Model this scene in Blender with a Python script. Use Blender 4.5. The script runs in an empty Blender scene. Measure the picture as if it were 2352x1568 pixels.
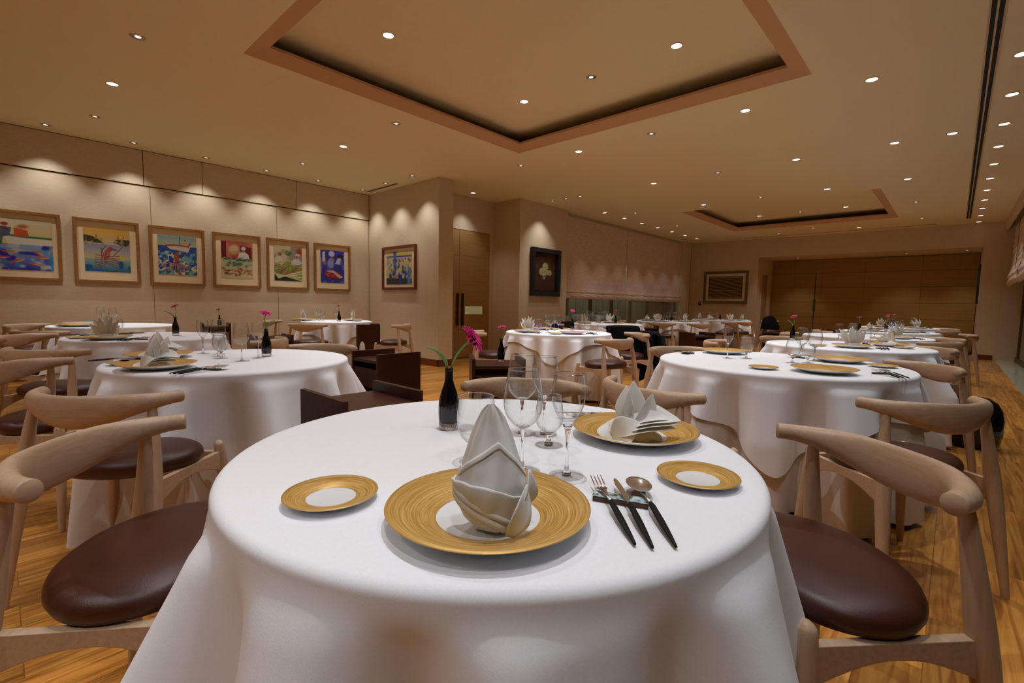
import bpy, bmesh, math, random
import numpy as np
from mathutils import Vector, Matrix
random.seed(7)
PI = math.pi
sc = bpy.context.scene
COL = sc.collection
# ------------------------------------------------------------------ camera
F_PX, YAW, PITCH, ROLL = 1092.35, -0.748293, -0.0796844, 0.0190074
CAM_Z = 1.05
cy_, sy_, cp_, sp_ = math.cos(YAW), math.sin(YAW), math.cos(PITCH), math.sin(PITCH)
f_ = Vector((sy_*cp_, cy_*cp_, sp_)); r_ = Vector((cy_, -sy_, 0)); u_ = r_.cross(f_)
r2 = r_*math.cos(ROLL)+u_*math.sin(ROLL); u2 = -r_*math.sin(ROLL)+u_*math.cos(ROLL)
cam = bpy.data.cameras.new('camera'); cam.sensor_width = 36; cam.lens = F_PX/2352*36
cam.clip_start = .02; cam.clip_end = 80
co = bpy.data.objects.new('camera', cam); COL.objects.link(co)
M = Matrix.Identity(4)
for i in range(3):
    M[i][0] = r2[i]; M[i][1] = u2[i]; M[i][2] = -f_[i]
M[2][3] = CAM_Z
co.matrix_world = M
sc.camera = co
# ------------------------------------------------------------------ world + exposure
w = bpy.data.worlds.new('world'); sc.world = w; w.use_nodes = True
w.node_tree.nodes['Background'].inputs[0].default_value = (.02, .022, .025, 1)
w.node_tree.nodes['Background'].inputs[1].default_value = 1
sc.view_settings.view_transform = 'Standard'
sc.view_settings.look = 'None'
sc.view_settings.exposure = 1.15
sc.view_settings.gamma = 1
sc.view_settings.use_curve_mapping = False
cyc = sc.cycles
cyc.use_adaptive_sampling = True; cyc.adaptive_threshold = .05
cyc.max_bounces = 10; cyc.diffuse_bounces = 4; cyc.glossy_bounces = 4
cyc.transmission_bounces = 10; cyc.transparent_max_bounces = 40
cyc.use_denoising = True; cyc.sample_clamp_indirect = 4; cyc.sample_clamp_direct = 0
cyc.caustics_reflective = False; cyc.caustics_refractive = False
LAMP_COL = (.91, .94, 1.0)
P_TABLE = 30.0      # ceiling downlights over the tables
P_WALL = 14.0        # wall washers
P_SIDE = 10.0
# ------------------------------------------------------------------ materials
def srgb(r, g, b):
    f = lambda c: ((c/255+.055)/1.055)**2.4 if c > 10 else c/255/12.92
    return (f(r), f(g), f(b), 1)
def mat(name, col, rough=.6, metal=0, spec=.5, bump=None, **kw):
    m = bpy.data.materials.new(name); m.use_nodes = True
    n = m.node_tree.nodes; l = m.node_tree.links
    b = n['Principled BSDF']
    b.inputs['Base Color'].default_value = col
    b.inputs['Roughness'].default_value = rough
    b.inputs['Metallic'].default_value = metal
    b.inputs['Specular IOR Level'].default_value = spec
    for k, v in kw.items(): b.inputs[k.replace('_', ' ')].default_value = v
    if bump:
        sc_, st, dist = bump
        t = n.new('ShaderNodeTexCoord'); no = n.new('ShaderNodeTexNoise'); bp = n.new('ShaderNodeBump')
        no.inputs['Scale'].default_value = sc_; no.inputs['Detail'].default_value = 3
        bp.inputs['Strength'].default_value = st; bp.inputs['Distance'].default_value = dist
        l.new(t.outputs['Object'], no.inputs['Vector']); l.new(no.outputs['Fac'], bp.inputs['Height'])
        l.new(bp.outputs['Normal'], b.inputs['Normal'])
    return m
def ramp(m, stops):
    r = m.node_tree.nodes.new('ShaderNodeValToRGB')
    e = r.color_ramp.elements
    while len(e) < len(stops): e.new(.5)
    for k, (p, c) in enumerate(stops): e[k].position = p; e[k].color = c
    return r
def wood(name, c1, c2, rough=.45, scale=(6, 60, 60), spec=.4, coord='Object', coat=0):
    m = mat(name, c1, rough, 0, spec); n = m.node_tree.nodes; l = m.node_tree.links; b = n['Principled BSDF']
    t = n.new('ShaderNodeTexCoord'); mp = n.new('ShaderNodeMapping'); no = n.new('ShaderNodeTexNoise')
    mp.inputs['Scale'].default_value = scale
    no.inputs['Scale'].default_value = 1; no.inputs['Detail'].default_value = 5; no.inputs['Distortion'].default_value = .6
    r = ramp(m, [(.3, c1), (.72, c2)])
    l.new(t.outputs[coord], mp.inputs['Vector']); l.new(mp.outputs[0], no.inputs['Vector'])
    l.new(no.outputs['Fac'], r.inputs[0]); l.new(r.outputs[0], b.inputs['Base Color'])
    b.inputs['Coat Weight'].default_value = coat
    return m
def weave(name, col, col2, scale=900, st=.25, rough=.9, dist=.001, sheen=0):
    m = mat(name, col, rough, 0, .2); n = m.node_tree.nodes; l = m.node_tree.links; b = n['Principled BSDF']
    t = n.new('ShaderNodeTexCoord')
    hs = []
    for sv in ((scale, scale*.06, scale*.4), (scale*.06, scale, scale*.4)):
        mp = n.new('ShaderNodeMapping'); mp.inputs['Scale'].default_value = sv
        no = n.new('ShaderNodeTexNoise'); no.inputs['Scale'].default_value = 1; no.inputs['Detail'].default_value = 2
        l.new(t.outputs['Object'], mp.inputs[0]); l.new(mp.outputs[0], no.inputs['Vector']); hs.append(no)
    ad = n.new('ShaderNodeMath'); ad.operation = 'ADD'
    l.new(hs[0].outputs['Fac'], ad.inputs[0]); l.new(hs[1].outputs['Fac'], ad.inputs[1])
    hf = n.new('ShaderNodeMath'); hf.operation = 'MULTIPLY'; hf.inputs[1].default_value = .5
    l.new(ad.outputs[0], hf.inputs[0])
    r = ramp(m, [(.35, col2), (.65, col)])
    l.new(hf.outputs[0], r.inputs[0]); l.new(r.outputs[0], b.inputs['Base Color'])
    bp = n.new('ShaderNodeBump'); bp.inputs['Strength'].default_value = st; bp.inputs['Distance'].default_value = dist
    l.new(hf.outputs[0], bp.inputs['Height']); l.new(bp.outputs[0], b.inputs['Normal'])
    b.inputs['Sheen Weight'].default_value = sheen
    return m
WALLC = srgb(226, 208, 186)
M_wall = weave('wall_fabric', srgb(216, 196, 162), srgb(206, 186, 152), 160, .25, .95)
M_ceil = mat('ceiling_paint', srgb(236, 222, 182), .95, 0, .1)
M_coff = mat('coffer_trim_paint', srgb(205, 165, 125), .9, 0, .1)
M_cove = mat('cove_shade', srgb(150, 125, 70), .95, 0, .1)  # unlit look of the coves put into a darker colour
M_joint = mat('dark_joint', srgb(28, 24, 16), .9)
M_black = mat('black_slot', srgb(8, 8, 8), .8)
M_beech = wood('beech_wood', srgb(198, 168, 138), srgb(184, 152, 120), .42, (9, 90, 90), .4)
M_beechv = wood('beech_wood_upright', srgb(198, 168, 138), srgb(184, 152, 120), .42, (90, 90, 7), .4)
M_beechend = wood('beech_end_grain', srgb(176, 138, 108), srgb(156, 118, 92), .6, (120, 120, 120), .3)
M_walnut = wood('walnut', srgb(70, 34, 20), srgb(52, 22, 12), .35, (14, 80, 80), .4)
M_base = wood('baseboard_wood', srgb(120, 62, 32), srgb(96, 46, 22), .4, (5, 5, 60))
M_oak = wood('oak_veneer', srgb(176, 138, 84), srgb(158, 120, 68), .5, (3, 3, 90))
M_oakd = wood('partition_veneer', srgb(166, 132, 64), srgb(150, 118, 54), .5, (1.5, 1.5, 60))
M_frame = wood('picture_frame_wood', srgb(158, 108, 54), srgb(138, 92, 42), .4, (25, 25, 25))
M_framed = wood('cherry_frame_wood', srgb(120, 56, 32), srgb(96, 40, 24), .35, (25, 25, 25))
M_framek = mat('dark_lacquer_frame', srgb(28, 30, 28), .4)
M_frames = mat('pewter_frame', srgb(120, 104, 84), .3, .7)
M_matb = mat('mat_board', srgb(226, 204, 160), .9)
M_leather = mat('brown_leather', srgb(66, 28, 14), .42, 0, .5, bump=(420, .35, .0008))
M_cloth = weave('white_linen', (.93, .92, .93, 1), (.88, .87, .88, 1), 1100, .3, .85, .0006, .1)
M_under = weave('cream_linen', (.80, .74, .68, 1), (.74, .68, .62, 1), 900, .3, .9, .0006)
M_napkin = weave('napkin_linen', (.94, .92, .87, 1), (.91, .89, .84, 1), 1500, .2, .8, .0004, .1)
def translucent(m, f, col):
    n = m.node_tree.nodes; l = m.node_tree.links; b = n['Principled BSDF']; o = [x for x in n if x.type == 'OUTPUT_MATERIAL'][0]
    tr = n.new('ShaderNodeBsdfTranslucent'); tr.inputs[0].default_value = col; mx = n.new('ShaderNodeMixShader'); mx.inputs[0].default_value = f
    l.new(b.outputs[0], mx.inputs[1]); l.new(tr.outputs[0], mx.inputs[2]); l.new(mx.outputs[0], o.inputs[0])
translucent(M_napkin, .15, (.95, .86, .70, 1))
M_porc = mat('white_porcelain', (.83, .85, .85, 1), .12, 0, .5, Coat_Weight=.3)
M_steel = mat('brushed_steel', (.78, .76, .74, 1), .24, 1)
M_handle = mat('black_resin', srgb(14, 14, 15), .5, 0, .3)
M_vase = mat('black_glass', srgb(6, 7, 9), .12, 0, .6)
M_petal = mat('magenta_petal', srgb(222, 20, 124), .6, bump=(300, .4, .001))
M_flowc = mat('flower_centre', srgb(120, 10, 60), .8)
M_green = mat('green_stem', srgb(120, 160, 70), .5)
M_leaf = mat('leaf', srgb(120, 156, 84), .45)
M_coat = mat('black_wool', srgb(13, 13, 16), .95, 0, .15, bump=(200, .5, .002))
M_bag = mat('black_patent', srgb(10, 12, 18), .08, 0, .7)
M_stone = mat('pale_stone', srgb(190, 186, 160), .12, 0, .5)
M_grille = mat('grey_metal', srgb(90, 88, 84), .4, .8)
M_hand = mat('dark_bronze', srgb(46, 38, 32), .4, .6)
M_winframe = mat('window_frame_bronze', srgb(92, 74, 34), .5, .3)
M_panel = mat('grey_green_panel', srgb(158, 158, 144), .6)
M_outside = mat('outside_dark', srgb(30, 26, 16), .9)
M_brown = mat('ceramic_clay', srgb(96, 62, 44), .8, bump=(200, .5, .001))
M_blue = mat('blue_lit_gap', srgb(90, 110, 200), .8)
bb = M_blue.node_tree.nodes['Principled BSDF']; bb.inputs['Emission Color'].default_value = (.12, .2, .9, 1); bb.inputs['Emission Strength'].default_value = .7

def brushed_metal_gold():
    m = mat('gold_band', srgb(184, 138, 62), .38, .28, .5); n = m.node_tree.nodes; l = m.node_tree.links; b = n['Principled BSDF']
    t = n.new('ShaderNodeTexCoord'); s = n.new('ShaderNodeSeparateXYZ'); l.new(t.outputs['Object'], s.inputs[0])
    cb = n.new('ShaderNodeCombineXYZ'); l.new(s.outputs[0], cb.inputs[0]); l.new(s.outputs[1], cb.inputs[1])
    ln = n.new('ShaderNodeVectorMath'); ln.operation = 'LENGTH'; l.new(cb.outputs[0], ln.inputs[0])
    nz = n.new('ShaderNodeVectorMath'); nz.operation = 'NORMALIZE'; l.new(cb.outputs[0], nz.inputs[0])
    sc1 = n.new('ShaderNodeVectorMath'); sc1.operation = 'SCALE'; sc1.inputs['Scale'].default_value = 1.1; l.new(nz.outputs[0], sc1.inputs[0])
    mu = n.new('ShaderNodeMath'); mu.operation = 'MULTIPLY'; mu.inputs[1].default_value = 420; l.new(ln.outputs['Value'], mu.inputs[0])
    ss = n.new('ShaderNodeSeparateXYZ'); l.new(sc1.outputs[0], ss.inputs[0])
    c2 = n.new('ShaderNodeCombineXYZ'); l.new(ss.outputs[0], c2.inputs[0]); l.new(ss.outputs[1], c2.inputs[1]); l.new(mu.outputs[0], c2.inputs[2])
    no = n.new('ShaderNodeTexNoise'); no.inputs['Scale'].default_value = 1; no.inputs['Detail'].default_value = 4; no.inputs['Roughness'].default_value = .65
    l.new(c2.outputs[0], no.inputs['Vector'])
    r = ramp(m, [(.30, srgb(176, 128, 60)), (.5, srgb(214, 168, 88)), (.70, srgb(240, 206, 144))])
    l.new(no.outputs['Fac'], r.inputs[0]); l.new(r.outputs[0], b.inputs['Base Color'])
    bp = n.new('ShaderNodeBump'); bp.inputs['Strength'].default_value = .35; bp.inputs['Distance'].default_value = .0006
    l.new(no.outputs['Fac'], bp.inputs['Height']); l.new(bp.outputs[0], b.inputs['Normal'])
    return m
M_gold = brushed_metal_gold()
def thin_glass(name, base=.05, tint=(.97, .98, .98, 1)):
    m = bpy.data.materials.new(name); m.use_nodes = True; n = m.node_tree.nodes; l = m.node_tree.links
    n.clear(); o = n.new('ShaderNodeOutputMaterial'); tr = n.new('ShaderNodeBsdfTransparent'); gl = n.new('ShaderNodeBsdfGlossy')
    tr.inputs[0].default_value = tint; gl.inputs['Roughness'].default_value = .01; gl.inputs[0].default_value = (1, 1, 1, 1)
    lw = n.new('ShaderNodeLayerWeight'); lw.inputs['Blend'].default_value = .5
    pw = n.new('ShaderNodeMath'); pw.operation = 'POWER'; pw.inputs[1].default_value = 2.6; l.new(lw.outputs['Facing'], pw.inputs[0])
    ma = n.new('ShaderNodeMath'); ma.operation = 'MULTIPLY_ADD'; ma.inputs[1].default_value = .75; ma.inputs[2].default_value = base
    l.new(pw.outputs[0], ma.inputs[0])
    tc = n.new('ShaderNodeMix'); tc.data_type = 'RGBA'; tc.inputs[6].default_value = tint; tc.inputs[7].default_value = (.45, .46, .46, 1); l.new(pw.outputs[0], tc.inputs[0]); l.new(tc.outputs[2], tr.inputs[0])
    mx = n.new('ShaderNodeMixShader'); l.new(ma.outputs[0], mx.inputs[0]); l.new(tr.outputs[0], mx.inputs[1]); l.new(gl.outputs[0], mx.inputs[2])
    l.new(mx.outputs[0], o.inputs[0]); return m
M_thin = thin_glass('thin_glass')
M_pane = thin_glass('window_pane_glass', .07, (.80, .84, .80, 1))
def solid_glass(name):
    m = bpy.data.materials.new(name); m.use_nodes = True; n = m.node_tree.nodes; l = m.node_tree.links
    n.clear(); o = n.new('ShaderNodeOutputMaterial'); g = n.new('ShaderNodeBsdfGlass'); t = n.new('ShaderNodeBsdfTransparent')
    g.inputs['IOR'].default_value = 1.48; g.inputs['Roughness'].default_value = 0
    mx = n.new('ShaderNodeMixShader'); mx.inputs[0].default_value = 0.0
    l.new(g.outputs[0], mx.inputs[1]); l.new(t.outputs[0], mx.inputs[2]); l.new(mx.outputs[0], o.inputs[0]); return m
M_glass = solid_glass('clear_crystal')
M_foot = thin_glass('foot_glass', .05, (.97, .97, .97, 1))
for nd in M_foot.node_tree.nodes:
    if nd.type == 'MATH' and nd.operation == 'MULTIPLY_ADD': nd.inputs[1].default_value = .22
    if nd.type == 'MIX': nd.inputs[7].default_value = (.86, .87, .87, 1)
M_rim = thin_glass('glass_rim', .62)
def emis(name, col, s):
    m = bpy.data.materials.new(name); m.use_nodes = True; b = m.node_tree.nodes['Principled BSDF']
    b.inputs['Base Color'].default_value = (0, 0, 0, 1); b.inputs['Emission Color'].default_value = col; b.inputs['Emission Strength'].default_value = s
    return m
M_lens = emis('lamp_lens', (1, .97, 1, 1), 1.1)
M_lamp = emis('lamp_filament', (1, .97, .95, 1), .45)
M_refl = mat('mirror_reflector', (.6, .59, .55, 1), .12, 1)
M_trim = mat('lamp_trim', srgb(205, 180, 140), .5)
def floor_mat():
    m = mat('oak_block_floor', srgb(150, 95, 40), .28, 0, .5); n = m.node_tree.nodes; l = m.node_tree.links; b = n['Principled BSDF']
    t = n.new('ShaderNodeTexCoord'); mp = n.new('ShaderNodeMapping'); mp.inputs['Rotation'].default_value = (0, 0, PI/2)
    l.new(t.outputs['Object'], mp.inputs[0])
    br = n.new('ShaderNodeTexBrick'); br.inputs['Scale'].default_value = 1; br.offset = .37; br.squash = 1
    br.inputs['Brick Width'].default_value = .9; br.inputs['Row Height'].default_value = .15
    br.inputs['Mortar Size'].default_value = .0016; br.inputs['Mortar Smooth'].default_value = .3
    br.inputs['Color1'].default_value = (.25, .25, .25, 1); br.inputs['Color2'].default_value = (1, 1, 1, 1); br.inputs['Mortar'].default_value = (0, 0, 0, 1)
    l.new(mp.outputs[0], br.inputs['Vector'])
    mp2 = n.new('ShaderNodeMapping'); mp2.inputs['Scale'].default_value = (2.2, 34, 1); l.new(mp.outputs[0], mp2.inputs[0])
    ad = n.new('ShaderNodeVectorMath'); ad.operation = 'MULTIPLY_ADD'; ad.inputs[1].default_value = (9, 9, 9)
    l.new(br.outputs['Color'], ad.inputs[0]); l.new(mp2.outputs[0], ad.inputs[2])
    no = n.new('ShaderNodeTexNoise'); no.inputs['Scale'].default_value = 1; no.inputs['Detail'].default_value = 6; no.inputs['Distortion'].default_value = 1.2
    l.new(ad.outputs[0], no.inputs['Vector'])
    r = ramp(m, [(.28, srgb(150, 88, 32)), (.5, srgb(208, 138, 58)), (.75, srgb(238, 174, 86))])
    l.new(no.outputs['Fac'], r.inputs[0])
    mul = n.new('ShaderNodeMix'); mul.data_type = 'RGBA'; mul.blend_type = 'MULTIPLY'; mul.inputs[0].default_value = .62
    l.new(r.outputs[0], mul.inputs[6]); l.new(br.outputs['Color'], mul.inputs[7])
    l.new(mul.outputs[2], b.inputs['Base Color'])
    b.inputs['Coat Weight'].default_value = .15; b.inputs['Coat Roughness'].default_value = .2
    return m
M_floor = floor_mat()
def rest_mat():
    m = mat('celadon_glaze', srgb(150, 170, 168), .2); n = m.node_tree.nodes; l = m.node_tree.links; b = n['Principled BSDF']
    t = n.new('ShaderNodeTexCoord'); no = n.new('ShaderNodeTexNoise'); no.inputs['Scale'].default_value = 90; no.inputs['Detail'].default_value = 5
    l.new(t.outputs['Object'], no.inputs[0]); r = ramp(m, [(.38, srgb(90, 84, 66)), (.46, srgb(150, 178, 176)), (.6, srgb(206, 224, 226))])
    l.new(no.outputs['Fac'], r.inputs[0]); l.new(r.outputs[0], b.inputs['Base Color']); return m
M_glaze = rest_mat()
def art_mat():
    m = mat('watercolour_paper', (1, 1, 1, 1), .9, 0, .1); n = m.node_tree.nodes; l = m.node_tree.links
    a = n.new('ShaderNodeVertexColor'); a.layer_name = 'paint'; l.new(a.outputs[0], n['Principled BSDF'].inputs['Base Color']); return m
M_art = art_mat()
# ------------------------------------------------------------------ mesh helpers
class MB:
    def __init__(s): s.v = []; s.f = []
    def add(s, vs, fs, mtx=None):
        o = len(s.v)
        s.v += [tuple(mtx @ Vector(p)) if mtx else tuple(p) for p in vs]
        s.f += [tuple(i+o for i in q) for q in fs]; return s
    def box(s, x0, x1, y0, y1, z0, z1, mtx=None):
        vs = [(x, y, z) for x in (x0, x1) for y in (y0, y1) for z in (z0, z1)]
        return s.add(vs, [(0, 1, 3, 2), (4, 6, 7, 5), (0, 4, 5, 1), (2, 3, 7, 6), (0, 2, 6, 4), (1, 5, 7, 3)], mtx)
    def lathe(s, prof, n=32, mtx=None, cap0=False, cap1=False, flute=None):
        vs = []
        for k, (r, z) in enumerate(prof):
            for i in range(n):
                a = 2*PI*i/n; rr = r*(1+(flute(a, k) if flute else 0))
                vs.append((rr*math.cos(a), rr*math.sin(a), z))
        fs = [(k*n+i, k*n+(i+1) % n, (k+1)*n+(i+1) % n, (k+1)*n+i) for k in range(len(prof)-1) for i in range(n)]
        if cap0: fs.append(tuple(range(n))[::-1])
        if cap1: fs.append(tuple((len(prof)-1)*n+i for i in range(n)))
        return s.add(vs, fs, mtx)
    def tube(s, pts, rad, n=12, up=(0, 0, 1), cap=True, mtx=None, offs=None):
        """rad: list of (a,b): a across (side), b along the up-ish normal; round ends when cap"""
        pts = [Vector(p) for p in pts]; vs = []; m = len(pts)
        for k, p in enumerate(pts):
            t = (pts[min(k+1, m-1)]-pts[max(k-1, 0)]).normalized(); U = Vector(up)
            if abs(t.dot(U)) > .98: U = Vector((0, 1, 0)) if abs(t.y) < .9 else Vector((1, 0, 0))
            sd = t.cross(U).normalized(); nn = sd.cross(t).normalized()
            a, b = rad[k] if isinstance(rad[k], tuple) else (rad[k], rad[k])
            for i in range(n):
                q = 2*PI*i/n; vs.append(p+sd*a*math.cos(q)+nn*b*math.sin(q))
        fs = [(k*n+i, k*n+(i+1) % n, (k+1)*n+(i+1) % n, (k+1)*n+i) for k in range(m-1) for i in range(n)]
        if cap: fs += [tuple(range(n))[::-1], tuple((m-1)*n+i for i in range(n))]
        return s.add(vs, fs, mtx)
    def grid(s, pts, closed=False, mtx=None):
        nu = len(pts); nv = len(pts[0]); vs = [p for row in pts for p in row]; fs = []
        for i in range(nu-1):
            for j in range(nv if closed else nv-1):
                j2 = (j+1) % nv; fs.append((i*nv+j, i*nv+j2, (i+1)*nv+j2, (i+1)*nv+j))
        return s.add(vs, fs, mtx)
    def build(s, name, m, parent=None, smooth=False, bevel=0, solid=0, sub=0, weld=False):
        me = bpy.data.meshes.new(name); me.from_pydata([tuple(p) for p in s.v], [], s.f)
        bm = bmesh.new(); bm.from_mesh(me)
        if weld: bmesh.ops.remove_doubles(bm, verts=bm.verts, dist=1e-5)
        bmesh.ops.recalc_face_normals(bm, faces=bm.faces); bm.to_mesh(me); bm.free()
        me.materials.append(m)
        if smooth: me.polygons.foreach_set('use_smooth', [True]*len(me.polygons))
        o = bpy.data.objects.new(name, me); COL.objects.link(o)
        if parent: o.parent = parent
        if solid: md = o.modifiers.new('s', 'SOLIDIFY'); md.thickness = solid; md.offset = 0
        if bevel: md = o.modifiers.new('b', 'BEVEL'); md.width = bevel; md.segments = 2; md.limit_method = 'ANGLE'
        if sub: md = o.modifiers.new('u', 'SUBSURF'); md.levels = sub; md.render_levels = sub
        return o
def smooth_angle(o, ang=40):
    me = o.data; me.polygons.foreach_set('use_smooth', [True]*len(me.polygons))
    bm = bmesh.new(); bm.from_mesh(me)
    for e in bm.edges:
        if len(e.link_faces) == 2 and e.calc_face_angle(0) > math.radians(ang): e.smooth = False
    bm.to_mesh(me); bm.free()
    return o
def empty(name, loc=(0, 0, 0), rz=0):
    o = bpy.data.objects.new(name, None); o.location = loc; o.rotation_euler = (0, 0, rz); o.empty_display_size = .05
    COL.objects.link(o); return o
def tag(o, label, cat, group=None):
    n = len(label.split())
    if not 4 <= n <= 16: print('LABEL', n, label)
    o['label'] = label; o['category'] = cat
    if group: o['group'] = group
    return o
def struct(name, mb, m, **k):
    o = mb.build(name, m, **k); o['kind'] = 'structure'; return o
def copy_tree(o, parent=None):
    c = o.copy(); COL.objects.link(c)
    if parent: c.parent = parent
    for ch in list(o.children):
        copy_tree(ch, c)
    return c
used = set()
def inst(src, loc, rz=0, label=None, cat=None, group=None, scale=None):
    """first use moves the prototype itself, later uses copy it with its parts"""
    if src.name in used: o = copy_tree(src)
    else: o = src; used.add(src.name)
    o.location = loc; o.rotation_euler = (0, 0, rz)
    for k in ('label', 'category', 'group'):
        if k in o: del o[k]
    tag(o, label, cat, group)
    return o
# ------------------------------------------------------------------ room
CZ = 3.02; X0, X1, Y0, YB = -8.2, 1.2, -2.6, 14.9
XP = -6.1          # face of the pillars towards the room
struct('floor', MB().box(X0-.3, .70, Y0-.3, 17.2, -.1, 0), M_floor)
struct('trim_1', MB().box(.70, 1.9, Y0-.3, 15.1, -.1, .012), M_stone)
# ceiling with two coffers
def ceiling():
    xs = [-9.6, -4.35, -1.02, 2.2]; ys = [Y0-.3, 1.43, 4.75, 9.81, 13.05, 17.2]
    m = MB()
    for i in range(3):
        for j in range(5):
            if i == 1 and j in (1, 3): continue
            m.box(xs[i], xs[i+1], ys[j], ys[j+1], CZ, CZ+.1)
    for (y0, y1) in ((1.43, 4.75), (9.81, 13.05)):
        m.box(-4.35-.3, -1.02+.3, y0-.3, y1+.3, CZ+.20, CZ+.28)
    return m
struct('ceiling', ceiling(), M_ceil)
k = 2
for (y0, y1) in ((1.43, 4.75), (9.81, 13.05)):
    m = MB(); x0, x1 = -4.35, -1.02
    for a in ((x0-.03, x0+.10, y0, y1), (x1-.10, x1+.03, y0, y1), (x0+.1, x1-.1, y0-.03, y0+.10), (x0+.1, x1-.1, y1-.10, y1+.03)):
        pass
    d = .15
    o_ = [(x0, y0), (x1, y0), (x1, y1), (x0, y1)]; i_ = [(x0+d, y0+d), (x1-d, y0+d), (x1-d, y1-d), (x0+d, y1-d)]
    g_ = [(x0-.28, y0-.28), (x1+.28, y0-.28), (x1+.28, y1+.28), (x0-.28, y1+.28)]
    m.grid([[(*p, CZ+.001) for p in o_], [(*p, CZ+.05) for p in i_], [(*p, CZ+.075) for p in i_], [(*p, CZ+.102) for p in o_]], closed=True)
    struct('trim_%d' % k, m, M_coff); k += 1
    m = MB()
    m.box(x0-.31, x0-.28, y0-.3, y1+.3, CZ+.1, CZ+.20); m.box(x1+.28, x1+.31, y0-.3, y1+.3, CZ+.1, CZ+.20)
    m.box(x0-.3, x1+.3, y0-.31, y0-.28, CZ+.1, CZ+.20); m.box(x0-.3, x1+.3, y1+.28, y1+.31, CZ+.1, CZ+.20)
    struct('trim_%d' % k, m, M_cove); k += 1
# left wall with upper fascia and joints
struct('wall_left', MB().box(X0-.2, X0, Y0-.3, 4.8, 0, 2.545), M_wall)
m = MB()
for a, b in ((Y0-.3, 1.404), (1.412, 2.098), (2.106, 3.459), (3.467, 4.80)): m.box(X0-.1, X0+.014, a, b, 2.556, CZ-.008)
struct('trim_6', m, M_wall)
struct('trim_7', MB().box(X0-.12, X0+.004, Y0-.3, 4.81, 2.545, CZ), M_joint)
m = MB()
for y in (1.475, 3.14, -.2): m.box(X0-.01, X0+.0008, y-.003, y+.003, .0, 2.545)
struct('trim_8', m, mat('wall_seam', srgb(120, 98, 70), .9))
# pillar 1 (return wall), door recess, pillar 3
struct('wall_pillar', MB().box(-8.4, XP, 4.812, 5.11, 0, CZ), M_wall, bevel=.004)
m = MB(); m.box(-6.95, -6.80, 5.11, 5.13, 0, CZ); m.box(-6.95, -6.80, 5.13, 6.63, 2.40, CZ); m.box(-6.95, -6.80, 6.63, 6.74, 0, CZ)
struct('wall_door_recess', m, M_wall)
struct('wall_column', MB().box(-6.95, XP, 6.735, 8.24, 0, CZ), M_wall, bevel=.003)
m = MB(); m.box(X0, XP+.012, 4.800, 4.812, 0, .11); m.box(XP, XP+.012, 4.80, 5.11, 0, .11)
m.box(XP, XP+.012, 6.725, 8.24, 0, .11); m.box(-6.79, XP, 6.723, 6.735, 0, .11)
m.box(X0, X0+.012, Y0, 4.8, 0, .11)
struct('baseboard_left', m, M_base)
# double door in the recess
def door_leaf(name, y0, y1, hy, window):
    d = MB()
    lv = [0.01, .47, .98, 1.45, 1.92, 2.39]
    # boards with thin horizontal joints, opening for the little window
    for a, b in zip(lv[:-1], lv[1:]):
        if window and a < .8 < b:
            d.box(-6.82, -6.80, y0, y1, a, .83); d.box(-6.82, -6.80, y0, 6.0, .83, .98); d.box(-6.82, -6.80, 6.47, y1, .83, .98)
        else: d.box(-6.82, -6.80, y0, y1, a+.003, b)
    o = struct(name, d, M_oak)
    h = MB(); h.tube([(-6.775, hy, .62+.6*i/12) for i in range(13)], [(.020+.012*abs(math.cos(PI*i/12)), .012) for i in range(13)], 8, up=(1, 0, 0))
    h.box(-6.80, -6.77, hy-.01, hy+.01, .68, .70); h.box(-6.80, -6.77, hy-.01, hy+.01, 1.14, 1.16)
    h.build('door_handle', M_hand, o, smooth=False)
    if window: MB().box(-6.813, -6.808, 6.0, 6.47, .83, .98).build('door_pane', M_pane, o)
    return o
door_leaf('door_1', 5.13, 5.845, 5.795, False); door_leaf('door_2', 5.852, 6.63, 5.92, True)
struct('trim_9', MB().box(-6.9, -6.83, 5.13, 6.63, 0, 2.4), M_joint)
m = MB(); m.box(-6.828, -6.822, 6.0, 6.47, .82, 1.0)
struct('trim_10', m, emis('vestibule_glow', srgb(200, 172, 124), .26))  # panel glows by itself, standing in for a lit vestibule
# window wall (left side, far)
m = MB(); m.box(-6.32, -6.25+.0, 8.24, 14.9, 0, .52); m.box(-6.32, -6.13, 14.19, 14.70, .0, CZ); m.box(-6.32, -6.13, 14.745, 14.9, 0, CZ); m.box(-6.32, -6.25, 8.24, 14.19, 2.95, CZ)
m.box(-6.32, -6.28, 14.70, 14.745, 0, CZ)
struct('wall_window_side', m, M_wall)
struct('trim_11', MB().box(-6.20, -6.14, 14.702, 14.743, 0, CZ), M_black)
m = MB()
for y in [8.27, 8.62, 9.6, 10.55, 11.5, 12.45, 13.4, 14.15]: m.box(-6.42, -6.36, y-.035, y+.035, .52, 1.5)
m.box(-6.42, -6.34, 8.24, 14.19, .50, .54)
wf = struct('window_1', m, M_winframe)
MB().box(-6.335, -6.33, 8.24, 14.19, .52, 1.6).build('window_pane', M_pane, wf)
m = MB()
for i in range(26): m.box(-7.3, -7.24, 8.3+.32*i, 8.3+.32*i+.3, 0, 2.2)
struct('wall_corridor', m, M_panel)
struct('trim_12', MB().box(-7.5, -7.3, 8, 17, 0, 3), M_outside)
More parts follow.
